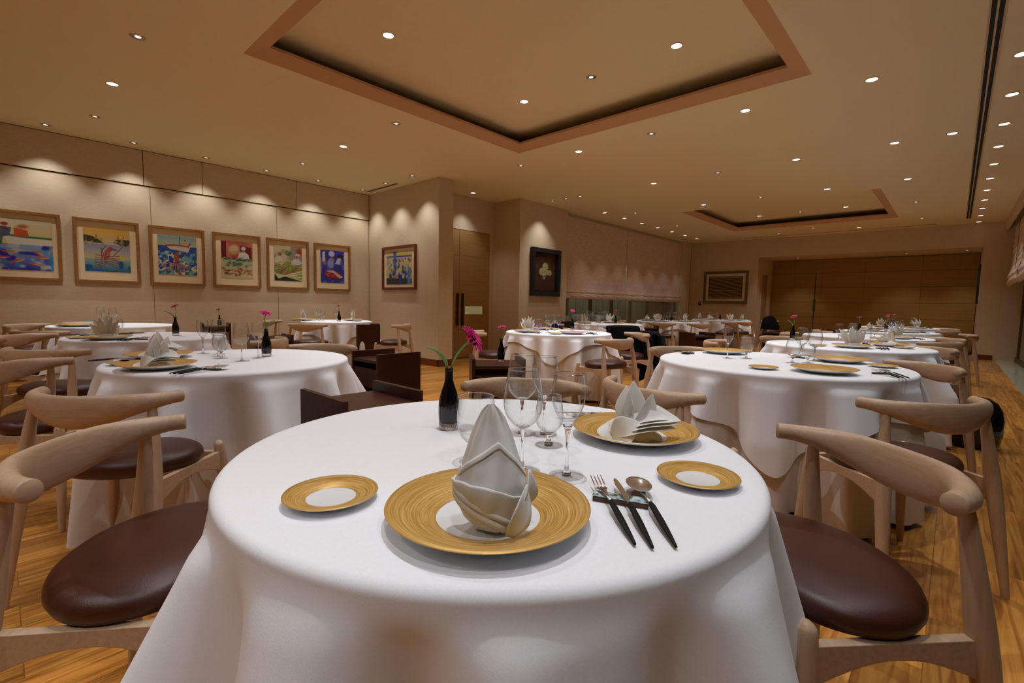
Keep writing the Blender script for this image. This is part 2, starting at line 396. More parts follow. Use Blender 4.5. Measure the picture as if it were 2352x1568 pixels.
def sheet_blind(name, y0, y1, label):
    t = empty(name, (-6.25, (y0+y1)/2, 1.18)); L = (y1-y0)/2-.004
    pts = []; nz = 60
    for i in range(nz+1):
        z = 0.12+(2.945-1.18-.12)*i/nz; row = []
        for j in range(41):
            y = -L+2*L*j/40
            x = .05+.0008*math.sin(z*2*PI/.0587*.5)+.002*math.sin(y*3.1+z*2)*math.exp(-z)-.004*math.exp(-((z-.62)/.01)**2)+.012*math.exp(-((z-.16)/.05)**2)
            row.append((x, y, z))
        pts.append(row)
    MB().grid(pts).build('blind_fabric', M_blind, t, smooth=True, solid=.002)
    pts = []
    for i in range(13):
        z = .155*i/12; row = []
        for j in range(81):
            y = -L+2*L*j/80
            x = .045+.018*math.sin(PI*i/12)+.003*math.sin(y*17+i)+.0
            row.append((x, y, z+.008*math.sin(y*2.3)*math.sin(y*9)*(i/12)))
        pts.append(row)
    MB().grid(pts).build('blind_hem_fold', M_blind, t, smooth=True, solid=.003)
    MB().box(.02, .055, -L, L, 1.74, 1.765).build('blind_headrail', M_wall, t)
    tag(t, label, 'blind', 'roman blinds on the window wall'); return t
M_blind = weave('blind_fabric', srgb(228, 205, 180), srgb(206, 180, 152), 120, .6, .9, .003)
sheet_blind('roman_blind', 8.245, 10.90, 'cream roman blind beside the dark flower picture, left of the pair')
sheet_blind('roman_blind', 10.905, 14.188, 'cream roman blind nearer the far corner, right of the pair')
# back wall
m = MB(); m.box(-6.32, -4.23, YB, YB+.15, 0, CZ); m.box(-4.23, .36, YB, YB+.15, 2.5, CZ); m.box(.36, .70, YB, YB+.15, 0, CZ); m.box(.70, 1.9, YB, YB+.15, 0, CZ)
m.box(-4.38, -4.23, YB+.15, 16.4, 2.05, CZ); m.box(-4.38, -4.23, YB+.15, 15.35, 0, 2.05); m.box(-4.38, -4.23, 15.95, 16.4, 0, 2.05); m.box(.36, .5, YB+.15, 16.4, 0, CZ); m.box(-4.38, .5, YB+.15, 16.5, 2.5, 2.6)
struct('wall_back', m, M_wall, bevel=.002)
m = MB()
zs = [0.02, .42, .84, 1.26, 1.68, 2.1, 2.49]; xs = [-4.225, -3.62, -2.9, -1.9, -.7, .35]
for a, b in zip(zs[:-1], zs[1:]):
    for c, d in zip(xs[:-1], xs[1:]): m.box(c+.002, d-.002, 16.33, 16.36, a+.003, b-.003)
pt = struct('wall_partition', m, M_oakd)
struct('trim_13', MB().box(-4.3, .4, 16.37, 16.42, 0, 2.5), M_joint)
m = MB(); m.box(-3.07, -3.055, 16.322, 16.332, .05, 2.1); struct('trim_14', m, M_black)
m = MB(); m.box(-3.09, -3.04, 16.30, 16.33, 1.0, 1.34)
o = m.build('partition_latch', M_grille, pt)
struct('trim_15', MB().box(.36, .36+.30, YB-.012, YB, 0, .11), M_base)
struct('trim_16', MB().box(-4.60, -4.245, YB-.01, YB, 0, .11).box(-6.1, -4.6, YB-.01, YB, 0, .11), M_base)
# side doorway in the recess with a blue lit gap
m = MB(); m.box(-4.30, -4.25, 15.35, 15.60, 0, 2.05); m.box(-4.30, -4.25, 15.64, 15.95, 0, 2.05); struct('door_3', m, M_oak)
struct('trim_17', MB().box(-4.31, -4.30, 15.60, 15.64, .02, 2.04), M_blue)
# right side: pelmet, blinds, glass wall
struct('wall_right', MB().box(.66, .72, Y0-.3, YB, 2.84, CZ).box(1.75, 1.9, Y0-.3, YB, 0, CZ).box(.72, 1.75, Y0-.3, YB, CZ-.03, CZ), M_wall)
m = MB()
for y in (-1, 1.2, 3.4, 5.6, 7.8, 10, 12.2, 14.5): m.box(1.0, 1.06, y-.05, y+.05, .012, 2.8)
m.box(1.0, 1.06, Y0, YB, .012, .1)
wf = struct('window_2', m, M_winframe)
MB().box(1.02, 1.026, Y0, YB, .012, 2.8).build('window_pane', M_pane, wf)
struct('wall_outside_right', MB().box(1.6, 1.64, Y0, YB, 0, 2.9), M_outside)
def right_blind(y0, y1, label):
    t = empty('roman_blind', (.78, (y0+y1)/2, 1.6)); L = (y1-y0)/2-.01; pts = []
    for i in range(61):
        z = .12+1.12*i/60; row = []
        for j in range(31):
            y = -L+2*L*j/30; b = math.exp(-((z-.2)/.14)**2)
            row.append((.02-.05*b+.01*math.sin(y*8)*b+.006*math.sin(z*50), y, z))
        pts.append(row)
    MB().grid(pts).build('blind_fabric', M_blind, t, smooth=True, solid=.003)
    pts = [[(.02-.05*math.sin(PI*i/12)**.7, -L+2*L*j/30, .0+.17*i/12+.03*math.cos(PI*(j/30-.5))) for j in range(31)] for i in range(13)]
    MB().grid(pts).build('blind_hem_fold', M_blind, t, smooth=True, solid=.004)
    MB().box(-.012, -.006, -L*.3-.003, -L*.3+.003, .25, 1.24).build('blind_cord', M_black, t)
    tag(t, label, 'blind', 'gathered roman blinds along the right side'); return t
right_blind(12.3, 14.6, 'gathered cream roman blind high at the right, nearest the back wall')
right_blind(9.9, 12.2, 'gathered cream roman blind with dark cord at the right edge, second from back wall')
# rear wall behind the viewer and sealing shell
struct('wall_rear', MB().box(X0-.2, 1.9, Y0-.45, Y0-.3, 0, CZ), M_wall)
# ceiling slots, vents
def slot(name, x0, x1, y0, y1, label, n=2, along='y'):
    t = empty(name, ((x0+x1)/2, (y0+y1)/2, CZ)); hx, hy = (x1-x0)/2, (y1-y0)/2
    MB().box(-hx-.008, hx+.008, -hy-.008, hy+.008, -.003, .0).build('slot_frame', M_trim, t)
    for i in range(n):
        if along == 'y':
            w_ = 2*hx/n; a = -hx+w_*i+w_*.16; MB().box(a, a+w_*.68, -hy, hy, -.0045, -.003).build('slot_gap', M_black, t)
        else:
            w_ = 2*hy/n; a = -hy+w_*i+w_*.16; MB().box(-hx, hx, a, a+w_*.68, -.0045, -.003).build('slot_gap', M_black, t)
    tag(t, label, 'vent'); return t
slot('air_slot_diffuser', .03, .105, .8, 14.0, 'long twin black air slot running along the right side of the ceiling')
slot('air_slot_diffuser', -7.95, -7.0, 4.61, 4.66, 'short dark air slot in the ceiling above the single red-framed picture', 1, 'x')
slot('air_slot_diffuser', -4.5, -.45, 14.50, 14.53, 'long thin air slot in the ceiling close to the back wall', 1, 'x')
m = MB(); m.lathe([(.0001, CZ-.004), (.14, CZ-.004), (.15, CZ)], 32, Matrix.Translation((.55, 4.9, 0)))
# ------------------------------------------------------------------ downlights
def make_downlight(kind):
    t = empty('ceiling_downlight')
    MB().lathe([(.043, -.002), (.045, -.004), (.052, -.003), (.053, 0)], 28).build('trim_ring', M_trim, t, smooth=True)
    if kind == 'lens':
        MB().lathe([(.0001, -.003), (.043, -.0025)], 28).build('lens', M_lens, t, smooth=True)
    else:
        MB().lathe([(.043, -.002), (.040, -.0035), (.022, -.002)], 28, flute=lambda a, k: .07*math.sin(a*7)).build('reflector', M_refl, t)
        MB().lathe([(.0001, -.0045), (.007, -.004), (.021, -.002)], 18).build('lamp', M_lamp, t)
    return t
DL = {k: make_downlight(k) for k in ('lens', 'reflector')}
lamp_cache = {}
def spot_data(kind):
    if kind not in lamp_cache:
        d = bpy.data.lights.new('downlight_beam', 'SPOT'); d.color = LAMP_COL
        if kind == 'table': d.energy = P_TABLE; d.spot_size = math.radians(90); d.spot_blend = .85; d.shadow_soft_size = .022
        elif kind == 'wall': d.energy = P_WALL; d.spot_size = math.radians(90); d.spot_blend = .75; d.shadow_soft_size = .02
        elif kind == 'blind': d.energy = 7; d.spot_size = math.radians(66); d.spot_blend = .6; d.shadow_soft_size = .02
        elif kind == 'soft': d.energy = P_TABLE*.55; d.spot_size = math.radians(92); d.spot_blend = .8; d.shadow_soft_size = .022
        elif kind == 'near': d.energy = 17; d.spot_size = math.radians(80); d.spot_blend = .7; d.shadow_soft_size = .022
        else: d.energy = P_SIDE; d.spot_size = math.radians(90); d.spot_blend = .8; d.shadow_soft_size = .03
        lamp_cache[kind] = d
    return lamp_cache[kind]
def downlight(x, y, look, beam, label, group, z=CZ, tilt=None):
    o = inst(DL[look], (x, y, z), random.random()*6, label, 'ceiling light', group)
    if beam:
        l = bpy.data.objects.new('downlight_beam', spot_data(beam)); COL.objects.link(l)
        l.location = (x, y, z-.03)
        if tilt: l.rotation_euler = tilt
    return o
G = 'downlights in the ceiling grid'
cols = {-7.1: 'first', -5.9: 'second', -4.7: 'third', -3.7: 'fourth', -2.69: 'fifth', -1.68: 'sixth', -.66: 'seventh'}
rows = {.81: 'nearest', 3.1: 'second', 5.18: 'third', 7.27: 'fourth', 9.35: 'fifth', 11.4: 'sixth', 13.5: 'farthest'}
grid = [(-4.7, .81, 'r'), (-5.9, .81, 'l'), (-7.1, .81, 'r'), (-2.69, .81, 'l'), (-.66, .81, 'l'), (-1.68, .81, 'r'),
        (-7.1, 3.1, 'r'), (-5.9, 3.1, 'l'), (-4.7, 3.1, 'r'), (-.66, 3.1, 'l'),
        (-4.7, 5.18, 'r'), (-3.7, 5.18, 'l'), (-2.69, 5.18, 'r'), (-1.68, 5.18, 'l'), (-.66, 5.18, 'l'),
        (-3.7, 7.27, 'l'), (-2.69, 7.27, 'r'), (-1.68, 7.27, 'l'), (-.66, 7.27, 'l'),
        (-3.7, 9.35, 'l'), (-2.69, 9.35, 'r'), (-1.68, 9.35, 'l'), (-.66, 9.35, 'l'),
        (-.66, 11.4, 'r'), (-.66, 13.5, 'r'), (-3.55, 14.1, 'r'), (-2.68, 13.6, 'r'), (-1.83, 14.1, 'l')]
for x, y, c in grid:
    b = 'soft' if (x, y) in ((-2.69, .81), (-4.7, .81), (-1.68, .81)) else 'table'
    kn = {'l': 'white glowing disc', 'r': 'mirrored reflector'}[c]
    if (x, y) in ((-3.55, 14.1), (-2.68, 13.6), (-1.83, 14.1)):
        lb = '%s ceiling downlight near the back wall beyond the small coffer, x place %s' % (kn, {-3.55: 'left', -2.68: 'middle', -1.83: 'right'}[x]); b = 'soft'
        lb = '%s downlight beyond the far coffer, %s of the three by the back wall' % (kn, {-3.55: 'leftmost', -2.68: 'middle', -1.83: 'rightmost'}[x])
    else: lb = '%s ceiling downlight, %s column from the picture wall, %s row' % (kn, cols[x], rows[y])
    downlight(x, y, 'lens' if c == 'l' else 'reflector', b, lb, G)
for x in (-4.7, -3.7, -2.69, -1.68, -.66):
    downlight(x, -1.30, 'lens', 'table', 'white disc ceiling downlight behind the viewer, %s column from the picture wall' % cols[x], G)
for x, y, c, cf in [(-3.555, 2.27, 'l', 0), (-3.555, 3.95, 'l', 0), (-2.7, 3.95, 'r', 0), (-1.857, 3.95, 'l', 0), (-2.7, 2.27, 'r', 0), (-1.857, 2.27, 'l', 0),
                 (-3.55, 12.32, 'l', 1), (-2.7, 12.31, 'r', 1), (-1.85, 12.3, 'l', 1)]:
    pos = {-3.555: 'left', -3.55: 'left', -2.7: 'middle', -1.857: 'right', -1.85: 'right'}[x]
    lb = '%s downlight inside the %s coffer, %s one %s' % ({'l': 'white disc', 'r': 'mirrored'}[c], 'large near' if cf == 0 else 'small far', pos, '' if cf else ('of near row' if y < 3 else 'of far row'))
    downlight(x, y, 'lens' if c == 'l' else 'reflector', 'table', lb.strip(), 'downlights inside the coffers', CZ+.20)
for i, y in enumerate((-.35, .46, 1.27, 2.08, 2.89, 3.7)):
    downlight(-7.9, y, 'reflector', 'wall', 'small wall washer above the framed watercolours, number %s from the left' % ('zero one two three four five'.split()[i]), 'wall washers over the pictures')
for x, n in ((-7.9, 'left'), (-7.15, 'middle'), (-6.39, 'right')):
    downlight(x, 4.51, 'reflector', 'wall', 'small wall washer above the single red-framed picture, %s of three' % n, 'wall washers by the return wall')
downlight(-6.5, 5.9, 'lens', 'side', 'white disc downlight in front of the double door', 'downlights over the door side')
for x, n in ((-5.79, 'left'), (-5.47, 'middle'), (-5.15, 'right')):
    downlight(x, 7.3, 'reflector', 'wall' if n == 'left' else 'side', 'small downlight by the dark flower picture, %s of three' % n, 'downlights over the door side')
for i in range(7):
    downlight(-5.63, 8.9+.825*i, 'lens', 'blind', 'small bright washer in front of the far roman blinds, %s from the column' % 'first second third fourth fifth sixth seventh'.split()[i], 'washers along the blinds')
for x, y, n in ((-5.14, 9.32, 'near'), (-5.14, 11.4, 'far')):
    downlight(x, y, 'reflector', 'side', 'faint downlight beside the row of blind washers, the %s one' % n, 'downlights over the far tables')
for i in range(11):
    y = 5.4+.925*i
    downlight(.24, y, 'lens', 'side' if i < 10 else None, 'downlight right of the twin air slot, %s in the row from the near end' % 'first second third fourth fifth sixth seventh eighth ninth tenth last'.split()[i], 'downlight row right of the air slot')
for y, n in ((-1.08, 'farthest behind the viewer'), (-.15, 'beside the viewer'), (.78, 'just ahead of the viewer'), (1.70, 'second ahead of the viewer'), (2.63, 'third ahead of the viewer'), (3.55, 'fourth ahead of the viewer'), (4.47, 'fifth ahead of the viewer')):  # row carried on out of view, added to light the front napkin
    downlight(.24, y, 'lens', 'near' if y < 0 else 'side', 'unseen added downlight right of the twin air slot, %s' % n, 'downlight row right of the air slot')
downlight(-.16, 7.28, 'lens', 'side', 'lone downlight close beside the left of the twin air slot', 'downlights in the ceiling grid')
# soffit lights in the back recess
for x, n in ((-3.4, 'left'), (-1.0, 'right'), (.1, 'far right')):
    downlight(x, 15.6, 'reflector', 'side', 'tiny dim downlight in the recess soffit at the back, %s one' % n, 'soffit downlights', 2.5)
# unseen fill light, added to brighten the panels behind the far windows
d = bpy.data.lights.new('corridor_fill', 'AREA'); d.energy = 14; d.size = .4; d.shape = 'RECTANGLE'; d.size_y = 5; d.color = (.95, 1, .95)
l = bpy.data.objects.new('corridor_fill', d); l.location = (-6.9, 11.5, 2.4); COL.objects.link(l)
# ------------------------------------------------------------------ framed pictures (painted in code, cell by cell)
class Paint:
    def __init__(s, w, h, col, seed=0):
        s.w, s.h = w, h; s.a = np.zeros((h, w, 3)); s.a[:] = col; s.r = np.random.RandomState(seed)
        s.X, s.Y = np.meshgrid((np.arange(w)+.5)/w, 1-(np.arange(h)+.5)/h)   # y up, 0..1
    def noise(s, sc, seed=1):
        r = np.random.RandomState(seed); g = r.rand(int(sc)+3, int(sc)+3); x = s.X*sc; y = s.Y*sc
        i = x.astype(int); j = y.astype(int); u = x-i; v = y-j; u = u*u*(3-2*u); v = v*v*(3-2*v)
        return (g[j, i]*(1-u)+g[j, i+1]*u)*(1-v)+(g[j+1, i]*(1-u)+g[j+1, i+1]*u)*v
    def mix(s, m, col):
        m = np.clip(m, 0, 1)[..., None]; s.a = s.a*(1-m)+np.array(col)*m; return s
    def wash(s, y0, y1, c0, c1):
        t = np.clip((s.Y-y0)/(y1-y0), 0, 1)[..., None]; m = (s.Y >= y0) & (s.Y <= y1)
        g = np.array(c0)*(1-t)+np.array(c1)*t; s.a[m] = g[m]; return s
    def ell(s, x, y, rx, ry, col, ang=0, soft=.25, al=1):
        c, n = math.cos(ang), math.sin(ang); dx, dy = s.X-x, s.Y-y
        d = np.sqrt(((dx*c+dy*n)/rx)**2+((-dx*n+dy*c)/ry)**2); return s.mix(al*(1-(d-1+soft)/soft), col)
    def line(s, pts, wd, col, al=1):
        d = np.full(s.X.shape, 9.)
        for (x0, y0), (x1, y1) in zip(pts[:-1], pts[1:]):
            vx, vy = x1-x0, y1-y0; t = np.clip(((s.X-x0)*vx+(s.Y-y0)*vy)/(vx*vx+vy*vy+1e-9), 0, 1)
            d = np.minimum(d, np.hypot(s.X-x0-t*vx, s.Y-y0-t*vy))
        return s.mix(al*(1.5-d/wd), col)
    def poly(s, pts, col, al=1):
        ins = np.zeros(s.X.shape, bool); n = len(pts)
        for i in range(n):
            (x0, y0), (x1, y1) = pts[i], pts[(i+1) % n]
            c = ((y0 > s.Y) != (y1 > s.Y)) & (s.X < (x1-x0)*(s.Y-y0)/((y1-y0) or 1e-9)+x0); ins ^= c
        return s.mix(al*ins.astype(float), col)
    def dabs(s, n, x0, x1, y0, y1, rx, ry, cols, al=.8, ang=0):
        for i in range(n):
            s.ell(s.r.uniform(x0, x1), s.r.uniform(y0, y1), rx*s.r.uniform(.5, 1.4), ry*s.r.uniform(.5, 1.4), cols[s.r.randint(len(cols))], ang+s.r.uniform(-.5, .5), .5, al)
        return s
C = lambda r, g, b: srgb(r, g, b)[:3]
PAPER = C(238, 220, 178)
def p_fishing():
    p = Paint(96, 96, C(230, 215, 160), 1)
    p.wash(.45, 1, C(236, 208, 100), C(226, 214, 172)); p.wash(0, .5, C(60, 60, 180), C(150, 180, 200))
    p.mix((p.noise(14, 3)-.45)*3*(p.Y < .5), C(190, 200, 190)); p.mix((p.noise(9, 5)-.55)*4*(p.Y < .5), C(50, 40, 170)); p.mix((p.noise(12, 8)-.6)*4*(p.Y < .42), C(40, 150, 190))
    p.poly([(.33, .66), (1, .62), (1, .5), (.4, .5)], C(235, 226, 200)); p.line([(.3, .68), (.6, .65), (1, .645)], .02, C(50, 120, 50)); p.line([(.32, .68), (.3, .5)], .015, C(40, 100, 60))
    p.poly([(.2, .85), (.45, .82), (.42, .66), (.2, .58), (.16, .66)], C(90, 100, 110)); p.line([(.0, .93), (.4, .78)], .016, C(110, 60, 50)); p.ell(.36, .88, .06, .04, C(170, 50, 50))
    p.poly([(.48, .82), (.66, .78), (.68, .66), (.48, .66)], C(220, 90, 30)); p.ell(.6, .85, .11, .06, C(190, 100, 70), .1, .6)
    for x, y, a in [(.1, .45, .1), (.4, .34, -.2), (.3, .23, .1), (.2, .13, .5), (.75, .12, -.2), (.8, .34, -.5), (.85, .26, 0), (.5, .18, .5)]:
        p.ell(x, y, .14, .03, C(206, 96, 50), a, .5, .9); p.ell(x+.03, y-.01, .08, .012, C(240, 190, 120), a, .5, .8)
    return p
def p_lobster():
    p = Paint(90, 96, PAPER, 2)
    p.wash(.62, 1, C(214, 196, 150), C(240, 178, 40)); p.wash(.25, .64, C(220, 200, 110), C(150, 150, 190)); p.wash(0, .3, C(20, 110, 140), C(150, 180, 160))
    p.mix((p.noise(9, 4)-.5)*3*(p.Y < .3), C(20, 90, 150)); p.ell(.8, .33, .14, .08, C(220, 190, 50), 0, .9)
    p.poly([(0, .84), (.25, .8), (.42, .66), (0, .68)], C(70, 60, 30)); p.poly([(.62, .7), (.7, .78), (1, .78), (1, .62), (.8, .63)], C(80, 68, 34)); p.mix((p.noise(22, 6)-.5)*3*(p.Y > .62)*(p.Y < .8)*((p.X < .4) | (p.X > .64)), C(170, 150, 90))
    for x in (.26, .74, .86): p.ell(x, .83, .02, .05, C(210, 100, 40))
    p.line([(.36, .55), (.4, .4), (.36, .3)], .01, C(120, 50, 50)); p.line([(.46, .6), (.36, .48), (.36, .2)], .008, C(120, 50, 50)); p.line([(.84, .62), (.6, .36)], .008, C(120, 50, 50))
    for k in range(6):
        yy = .36-.035*k; p.line([(.46, yy), (.22, yy+.03-.03*k)], .008, C(150, 60, 50)); p.line([(.5, yy), (.76, yy+.02-.03*k)], .008, C(150, 60, 50))
    p.ell(.48, .4, .07, .19, C(170, 74, 56), -.3); p.ell(.56, .54, .06, .06, C(180, 80, 66)); p.line([(.54, .56), (.68, .52)], .02, C(160, 70, 60)); p.dabs(14, .42, .54, .25, .5, .03, .01, [C(130, 40, 40), C(220, 140, 100)])
    return p
def p_octopus():
    p = Paint(90, 98, PAPER, 3)
    p.wash(.72, 1, C(206, 196, 130), C(130, 170, 180)); p.wash(0, .74, C(20, 120, 130), C(60, 80, 160)); p.mix((p.noise(13, 7)-.5)*4*(p.Y < .6), C(130, 190, 190)); p.mix((p.noise(8, 9)-.55)*4*(p.Y < .72), C(30, 70, 170)); p.mix((p.noise(20, 11)-.62)*6*(p.Y < .6), C(226, 220, 180))
    p.poly([(.2, .74), (.8, .76), (.86, .84), (.78, .6), (.3, .66)], C(226, 206, 180)); p.line([(.2, .75), (.45, .77), (.78, .75), (.84, .84)], .018, C(170, 40, 40))
    p.line([(.55, .78), (.55, .98)], .01, C(60, 50, 40)); p.poly([(.64, .78), (.74, .78), (.72, .9), (.66, .88)], C(220, 180, 50)); p.ell(.7, .91, .025, .03, C(170, 90, 50)); p.ell(.4, .79, .04, .03, C(180, 140, 70))
    p.ell(.46, .44, .08, .14, C(180, 86, 50)); p.dabs(12, .4, .52, .34, .54, .02, .02, [C(220, 140, 90), C(140, 60, 40)])
    for k in range(8):
        a = PI+.25+k*.37; q = [(.46+.06*math.cos(a), .32+.04*math.sin(a))]
        for t in range(1, 6): q.append((.46+(.06+.065*t)*math.cos(a+.12*math.sin(t*2+k)), .32+(.05+.05*t)*math.sin(a+.2*math.sin(t*2+k))))
        p.line(q, .011, C(210, 130, 80))
    return p
def p_chef_red():
    p = Paint(90, 104, C(190, 90, 70), 4)
    p.mix((p.noise(5, 3)-.4)*3, C(206, 130, 90)); p.poly([(.0, .98), (.16, .98), (.16, .5), (0, .5)], C(120, 24, 30)); p.ell(.4, .78, .2, .16, C(232, 196, 140), .3, .5); p.poly([(.6, .9), (.95, .86), (.98, .5), (.6, .5)], C(120, 30, 34))
    p.poly([(.5, .52), (.56, .7), (.72, .74), (.86, .66), (.9, .5)], C(236, 226, 200)); p.ell(.7, .82, .08, .06, C(238, 230, 208)); p.ell(.69, .75, .05, .05, C(190, 120, 80)); p.line([(.58, .72), (.4, .72), (.24, .68)], .02, C(206, 150, 100))
    p.wash(0, .5, C(226, 206, 150), C(200, 200, 150)); p.dabs(60, .05, .95, .3, .55, .1, .03, [C(80, 130, 90), C(130, 160, 110), C(190, 190, 130), C(60, 110, 90)]); p.dabs(34, .05, .95, .06, .26, .08, .03, [C(170, 80, 50), C(200, 120, 70), C(110, 50, 30), C(150, 120, 60)])
    return p
def p_chefs_green():
    p = Paint(84, 104, C(216, 196, 150), 5)
    p.mix((p.noise(6, 2)-.45)*3*(p.Y > .5), C(160, 150, 130)); p.ell(.9, .85, .18, .18, C(170, 70, 30), 0, .6); p.ell(.2, .76, .08, .06, C(170, 110, 40)); p.ell(.5, .8, .13, .08, C(90, 130, 60)); p.dabs(16, .38, .62, .74, .88, .04, .015, [C(50, 90, 40), C(150, 170, 80)])
    p.poly([(.62, .46), (.68, .64), (.85, .68), (1, .56), (1, .44)], C(222, 214, 206)); p.ell(.84, .76, .1, .05, C(226, 220, 210)); p.ell(.82, .7, .06, .06, C(190, 120, 90)); p.ell(.15, .6, .14, .12, C(226, 214, 180))
    p.wash(0, .46, C(120, 60, 40), C(190, 150, 90)); p.dabs(50, 0, 1, .24, .52, .13, .015, [C(60, 120, 80), C(150, 170, 70), C(210, 200, 120), C(50, 100, 60)], .8, .4); p.poly([(.42, .28), (.6, .28), (.6, .56), (.42, .56)], C(150, 150, 50)); p.dabs(14, .42, .6, .3, .55, .01, .05, [C(200, 190, 80), C(90, 110, 40)])
    p.poly([(0, 0), (1, 0), (1, .2), (0, .16)], C(50, 44, 46))
    for k in range(7): p.line([(.02+.02*k, .2-.02*k), (.5, .12+.01*k), (.98, .02+.045*k)], .016, [C(236, 226, 170), C(180, 190, 90)][k % 2])
    return p
def p_chef_blue():
    p = Paint(80, 104, C(60, 60, 150), 6)
    p.mix((p.noise(6, 12)-.45)*3, C(110, 110, 180)); p.poly([(.08, .64), (.08, .92), (.17, .97), (.18, .64)], C(226, 214, 200)); p.ell(.17, .6, .06, .07, C(196, 110, 70)); p.ell(.46, .9, .14, .1, C(200, 206, 226)); p.ell(.47, .72, .13, .08, C(180, 110, 70)); p.ell(.42, .6, .15, .16, C(150, 160, 210)); p.poly([(.6, .6), (.8, .58), (.86, .78), (.72, .78)], C(206, 200, 220)); p.ell(.82, .84, .15, .06, C(60, 32, 26))
    p.ell(.52, .22, .42, .16, C(40, 36, 110), -.1, .4); p.ell(.5, .26, .38, .14, C(170, 40, 50), -.08); p.poly([(.2, .36), (.5, .4), (.94, .2), (.8, .14), (.55, .3)], C(226, 186, 150)); p.dabs(12, .2, .6, .2, .32, .07, .015, [C(220, 130, 120), C(120, 20, 36)])
    return p
def p_kitchen():
    p = Paint(80, 110, C(220, 196, 130), 7)
    p.mix((p.noise(7, 2)-.4)*3, C(236, 216, 150)); p.line([(0, .86), (1, .84)], .02, C(60, 60, 150)); p.poly([(.28, 1), (.4, 1), (.4, .1), (.3, .1)], C(90, 120, 170)); p.dabs(80, .02, .98, .3, .8, .04, .07, [C(80, 110, 180), C(200, 170, 90), C(120, 130, 60), C(190, 190, 200), C(40, 50, 120), C(230, 210, 150)]); p.dabs(30, .1, .9, .1, .4, .05, .09, [C(60, 70, 160), C(190, 150, 60), C(60, 90, 140)]); p.poly([(0, 0), (1, 0), (1, .16), (0, .2)], C(70, 66, 60)); p.poly([(.5, 0), (.62, 0), (.62, .3), (.5, .3)], C(60, 70, 150)); p.poly([(.84, 0), (.96, 0), (.96, .5), (.84, .5)], C(110, 150, 180))
    return p
def p_flower():
    p = Paint(70, 96, C(74, 38, 18), 8)
    p.mix((p.noise(6, 2)-.4)*2, C(96, 52, 20)); p.ell(.5, .45, .25, .25, C(40, 24, 16), 0, .8)
    for x, y, a, b in ((.33, .52, .15, .11), (.5, .66, .16, .13), (.7, .5, .15, .09), (.45, .4, .1, .1), (.58, .5, .1, .08)): p.ell(x, y, a, b, C(196, 180, 120)); p.ell(x, y-.01, a*.5, b*.5, C(160, 140, 86), 0, .8)
    p.dabs(18, .4, .7, .26, .44, .05, .02, [C(110, 84, 50), C(50, 30, 24)]); return p
def p_lines():
    p = Paint(150, 96, C(170, 140, 86), 9)
    p.a[:] = C(176, 146, 88)
    for k in range(24):
        y = .1+.82*k/23; pts = [(x/30*.96+.02, y+.012*math.sin(x*.5+k*1.3)+(.03*math.sin(PI*x/30) if k < 8 else 0)*-1) for x in range(31)]
        p.line(pts, .0095, C(56, 22, 16))
    p.line([(.01, .01), (.99, .01), (.99, .99), (.01, .99), (.01, .01)], .012, C(50, 20, 14)); return p
def art_mesh(p, wd, ht, parent, y=0):
    h, w_ = p.h, p.w; rg = np.random.RandomState(w_); vs = []
    for j in range(h+1):
        for i in range(w_+1):
            e = (i in (0, w_))*rg.uniform(-.003, .003); e2 = (j in (0, h))*rg.uniform(-.003, .003)
            vs.append((wd*(i/w_-.5)+e, y, ht*(.5-j/h)+e2))
    fs = [(j*(w_+1)+i, j*(w_+1)+i+1, (j+1)*(w_+1)+i+1, (j+1)*(w_+1)+i) for j in range(h) for i in range(w_)]
    me = bpy.data.meshes.new('artwork'); me.from_pydata(vs, [], fs); me.materials.append(M_art)
    ca = me.color_attributes.new('paint', 'FLOAT_COLOR', 'CORNER')
    cols_ = np.clip(p.a*.72+.012, 0, 1).reshape(-1, 3); q = np.repeat(np.c_[cols_, np.ones(len(cols_))], 4, axis=0)
    ca.data.foreach_set('color', q.ravel().astype(np.float32))
    o = bpy.data.objects.new('artwork', me); COL.objects.link(o); o.parent = parent; return o
def picture(p, wd, ht, aw, ah, fw, loc, rz, fm, label, group=None, mm=None, depth=.035, offz=0, inner=None):
    """front faces local -Y"""
    t = empty('framed_picture', loc, rz); m = MB()
    m.box(-wd/2, wd/2, -depth, 0, ht/2-fw, ht/2); m.box(-wd/2, wd/2, -depth, 0, -ht/2, -ht/2+fw)
    m.box(-wd/2, -wd/2+fw, -depth, 0, -ht/2+fw, ht/2-fw); m.box(wd/2-fw, wd/2, -depth, 0, -ht/2+fw, ht/2-fw)
    m.build('frame', fm, t, bevel=.002)
    MB().box(-wd/2+fw, wd/2-fw, -.012, -.004, -ht/2+fw, ht/2-fw).build('mat_board', mm or M_matb, t)
    if inner: MB().box(-aw/2-inner, aw/2+inner, -.014, -.012, -ht/2+fw+.03, ht/2-fw-.03).build('inner_mount', M_framed, t)
    a = art_mesh(p, aw, ah, t, -.0155); a.location.z = offz
    tag(t, label, 'picture', group); return t
GW = 'framed watercolours along the left wall'
ph = .815; pz = 1.625
for fn, yc, wd, aw, ah, lb in ((p_fishing, .165, .78, .62, .60, 'framed watercolour of fishermen in a green boat over red fish, leftmost'),
                               (p_lobster, .998, .665, .46, .55, 'framed watercolour of a red lobster under a yellow sky'),
                               (p_octopus, 1.768, .665, .46, .54, 'framed watercolour of an octopus below a small red boat'),
                               (p_chef_red, 2.538, .67, .44, .56, 'framed watercolour of a cook in white against a red wall'),
                               (p_chefs_green, 3.308, .68, .45, .57, 'framed watercolour of two cooks with leeks and green vegetables'),
                               (p_chef_blue, 4.078, .672, .44, .57, 'framed blue watercolour of a cook above a cut of red meat')):
    picture(fn(), wd, ph, aw, ah, .035, (X0, yc, pz), PI/2, M_frame, lb, GW, offz=.015)
